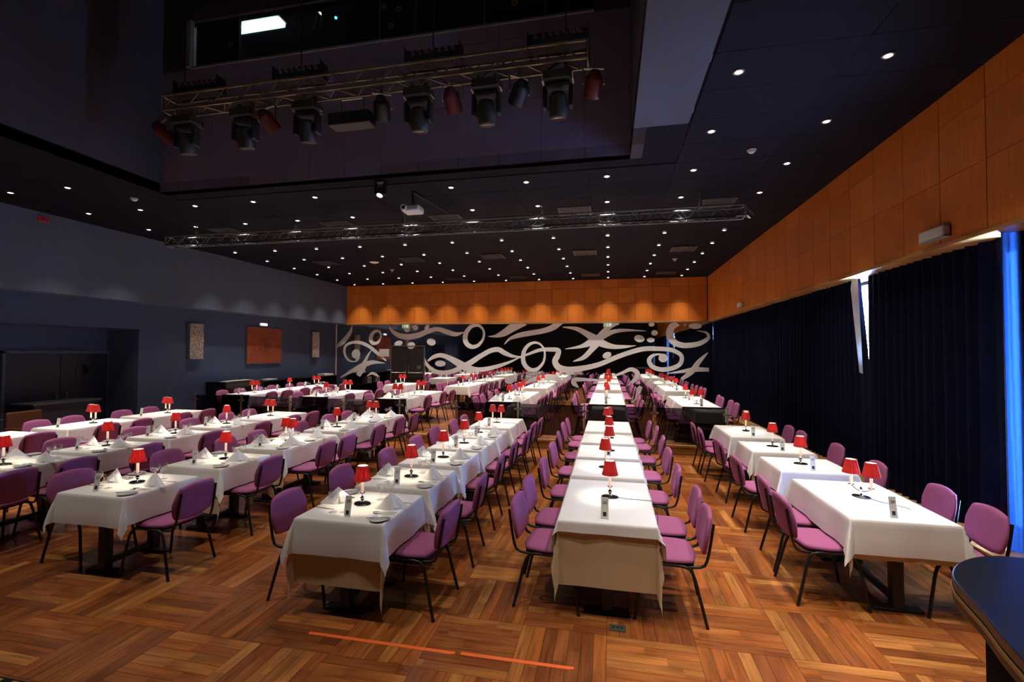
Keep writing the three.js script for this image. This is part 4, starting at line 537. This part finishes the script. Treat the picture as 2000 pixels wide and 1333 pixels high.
// ---------------------------------------------------------------- sideboards along the navy wall, bench and counter in the alcove
{ const o = thing('sideboard', 'tall black cabinet with papers on top beside the first terrace table', 'cabinet', [-10.62, P, -11.55]); kids(o, 'carcass', rb(-0.3, 0.3, 0.05, 0.98, -0.68, 0.68, 0.006), m.black); kids(o, 'top', rb(-0.32, 0.32, 0.98, 1.01, -0.7, 0.7, 0.006), m.blackGloss); kids(o, 'plinth', bx(-0.27, 0.27, 0, 0.05, -0.65, 0.65), m.black); for (const s of [-1, 1]) { const d = kids(o, 'door', rb(0.3, 0.318, 0.07, 0.96, s * 0.005, s * 0.67, 0.003), m.black); kids(d, 'handle', bar([0.335, 0.5, s * 0.05], [0.335, 0.65, s * 0.05], 0.006), m.steel); } }
{ const o = thing('paper_stack', 'white papers lying on the tall black cabinet', 'papers', [-10.55, P + 1.01, -11.5], 0.05); for (let i = 0; i < 4; i++) kids(o, 'sheet', bx(-0.12 + i * 0.006, 0.15 + i * 0.004, i * 0.004, i * 0.004 + 0.003, -0.55 + i * 0.03, 0.5 - i * 0.05), m.white); }
{ const o = thing('open_shelf', 'long black open shelf unit under the red painting', 'shelf unit', [-10.66, P, -14.35]); kids(o, 'top', rb(-0.26, 0.28, 0.93, 0.96, -1.98, 1.98, 0.006), m.blackGloss); kids(o, 'back_board', bx(-0.26, -0.24, 0.05, 0.93, -1.96, 1.96), m.black); kids(o, 'shelf', bx(-0.24, 0.26, 0.46, 0.48, -1.96, 1.96), m.black); kids(o, 'bottom', bx(-0.24, 0.26, 0.05, 0.08, -1.96, 1.96), m.black); for (const z of [-1.96, -0.66, 0.66, 1.96]) kids(o, 'upright', bx(-0.26, 0.27, 0, 0.93, z - 0.012, z + 0.012), m.black); }
[[-13.0, 0.3, 'first'], [-14.55, 0.34, 'second'], [-15.3, 0.34, 'third']].forEach(([z, w, n]) => put('box' + w, 'storage_box', (o) => { kids(o, 'carton', rb(-0.14, 0.14, 0, 0.26, -w / 2, w / 2, 0.01), m.grey); kids(o, 'lid', rb(-0.15, 0.15, 0.22, 0.28, -w / 2 - 0.01, w / 2 + 0.01, 0.01), m.grey); kids(o, 'label_plate', bx(0.14, 0.145, 0.1, 0.15, -0.06, 0.06), m.ink); }, `pale box on the open black shelf, ${n} from the cabinet`, 'box', [-10.55, P + 0.48, z], 0));
{ const o = thing('tray', 'white serving tray lying on the open shelf unit top', 'tray', [-10.6, P + 0.96, -12.85]); kids(o, 'dish', rb(-0.14, 0.14, 0, 0.02, -0.24, 0.24, 0.009), m.white); kids(o, 'rim', M([bx(-0.14, 0.14, 0.015, 0.03, -0.24, -0.23), bx(-0.14, 0.14, 0.015, 0.03, 0.23, 0.24), bx(-0.14, -0.13, 0.015, 0.03, -0.23, 0.23), bx(0.13, 0.14, 0.015, 0.03, -0.23, 0.23)]), m.white); }
{ const o = thing('linen_pile', 'folded white linen at the mirror end of the shelf unit', 'linen', [-10.6, P + 0.96, -15.9]); for (let i = 0; i < 3; i++) kids(o, 'folded_cloth', rb(-0.16, 0.16, i * 0.022, i * 0.022 + 0.02, -0.3 + i * 0.02, 0.3, 0.008), m.white); }
{ const o = thing('counter', 'grey black bar counter standing inside the dark alcove', 'counter', [-11.2, 0, -7.35]); kids(o, 'body', rb(-0.25, 0.25, 0, 0.98, -0.75, 0.4, 0.01), std([0.03, 0.03, 0.035], 0.4)); kids(o, 'top', rb(-0.3, 0.3, 0.98, 1.02, -0.8, 0.45, 0.01), std([0.05, 0.05, 0.055], 0.3)); }
{ const o = thing('armchair', 'brown wooden armchair in the alcove behind the wall row', 'armchair', [-10.55, 0, -6.75], 1.7); kids(o, 'seat', rb(-0.28, 0.28, 0.38, 0.46, -0.26, 0.26, 0.03), m.brown); kids(o, 'backrest', rb(-0.3, 0.3, 0.44, 0.92, -0.3, -0.24, 0.03), m.brown); for (const [x, z] of [[-1, -1], [1, -1], [-1, 1], [1, 1]]) kids(o, 'leg', bar([x * 0.25, 0, z * 0.23], [x * 0.25, 0.38, z * 0.22], 0.02), m.brown); for (const s of [-1, 1]) kids(o, 'armrest', rb(s * 0.27, s * 0.33, 0.6, 0.64, -0.28, 0.24, 0.015), m.brown); }
{ const o = thing('piano_cabinet', 'low glossy black cabinet at the alcove edge', 'cabinet', [-10.5, 0, -5.45]); kids(o, 'body', rb(-0.3, 0.3, 0, 0.85, -0.55, 0.6, 0.03), m.blackGloss); kids(o, 'top', rb(-0.33, 0.33, 0.85, 0.9, -0.6, 0.65, 0.02), m.blackGloss); }
{ const o = thing('call_button', 'small red button panel on the dark alcove door', 'button panel', [-11.8, 0.95, -8.13]); kids(o, 'plate', rb(0, 0.02, -0.03, 0.03, -0.08, 0.08, 0.005), m.black); kids(o, 'glow_strip', bx(0.02, 0.024, -0.012, 0.012, -0.06, 0.06), glow([0.9, 0.05, 0.15], 0.25)); }

// ---------------------------------------------------------------- near the camera
{ const o = thing('control_desk', 'round-ended black desk with a thin brass edge by the curtains', 'desk', [1.9, 0, -2.1]);
  const edge = [[2.95, -2.66], [2.4, -2.69], [1.94, -2.7], [1.79, -2.685], [1.66, -2.62], [1.53, -2.5], [1.455, -2.38], [1.415, -2.25], [1.37, -2.08], [1.32, -1.93], [1.285, -1.8], [1.25, -1.67]];
  const crv = new THREE.CatmullRomCurve3(edge.map((p) => V(p[0], p[1], 0)), false, 'centripetal').getPoints(70);
  const outline = (k) => { const s = new THREE.Shape(crv.map((p, i) => { const a = crv[Math.max(0, i - 1)], b = crv[Math.min(70, i + 1)], tx = b.x - a.x, tz = b.y - a.y, l = Math.hypot(tx, tz) || 1; return new THREE.Vector2(p.x - 1.9 + tz / l * k, -(Math.min(p.y + 2.1 - tx / l * k, 0.43))); })); s.lineTo(1.05, -0.43); s.closePath(); return s; };
  const ex = (k, d, y, bev) => new THREE.ExtrudeGeometry(outline(k), { depth: d, bevelEnabled: bev > 0, bevelSize: bev, bevelThickness: bev, bevelSegments: 3 }).rotateX(-Math.PI / 2).translate(0, y, 0);
  kids(o, 'desktop', ex(0.006, 0.028, 1.066, 0.006), phy([0.008, 0.01, 0.016], 0.28)); kids(o, 'edge_band', ex(-0.002, 0.012, 1.04, 0.002), std([0.32, 0.22, 0.1], 0.35, { metalness: 0.7 })); kids(o, 'edge_lower', ex(0.004, 0.03, 1.005, 0.003), m.black); kids(o, 'body', rb(-0.47, 1.05, 0.003, 1.003, -0.09, 0.43, 0.03, 4), phy([0.012, 0.012, 0.016], 0.75, { specularIntensity: 0.3 }));
  kids(o, 'tape_mark', bx(0.18, 0.26, 1.1005, 1.101, -0.55, 0.3), m.grey); }
{ for (const [x0, x1, z, t, d] of [[-2.16, -1.05, -3.085, 0.004, 'orange floor tape strip on the wall side'], [-1.0, -0.24, -3.1, 0.012, 'orange floor tape strip on the curtain side']]) { const o = thing('floor_tape', d, 'tape', [(x0 + x1) / 2, 0.0005, z], t); const g = bx(-(x1 - x0) / 2, (x1 - x0) / 2, 0, 0.0012, -0.016, 0.016), p = g.attributes.position; kids(o, 'strip', g, m.orangeTape); kids(o, 'curled_end', bx((x1 - x0) / 2 - 0.01, (x1 - x0) / 2 + 0.012, 0.0004, 0.004, -0.012, 0.015).rotateZ(0.0), m.orangeTape); } }
{ const o = thing('floor_outlet', 'dark floor socket plate at the foot of table twenty-four', 'floor socket', [0.06, 0.0005, -3.62]); kids(o, 'plate', rb(-0.06, 0.06, 0, 0.006, -0.04, 0.04, 0.003), std([0.05, 0.055, 0.04], 0.4)); kids(o, 'socket', M([-0.03, 0, 0.03].map((x) => new THREE.CylinderGeometry(0.008, 0.008, 0.004, 12).translate(x, 0.007, 0))), m.cutlery); }
renderer.render(scene, camera);
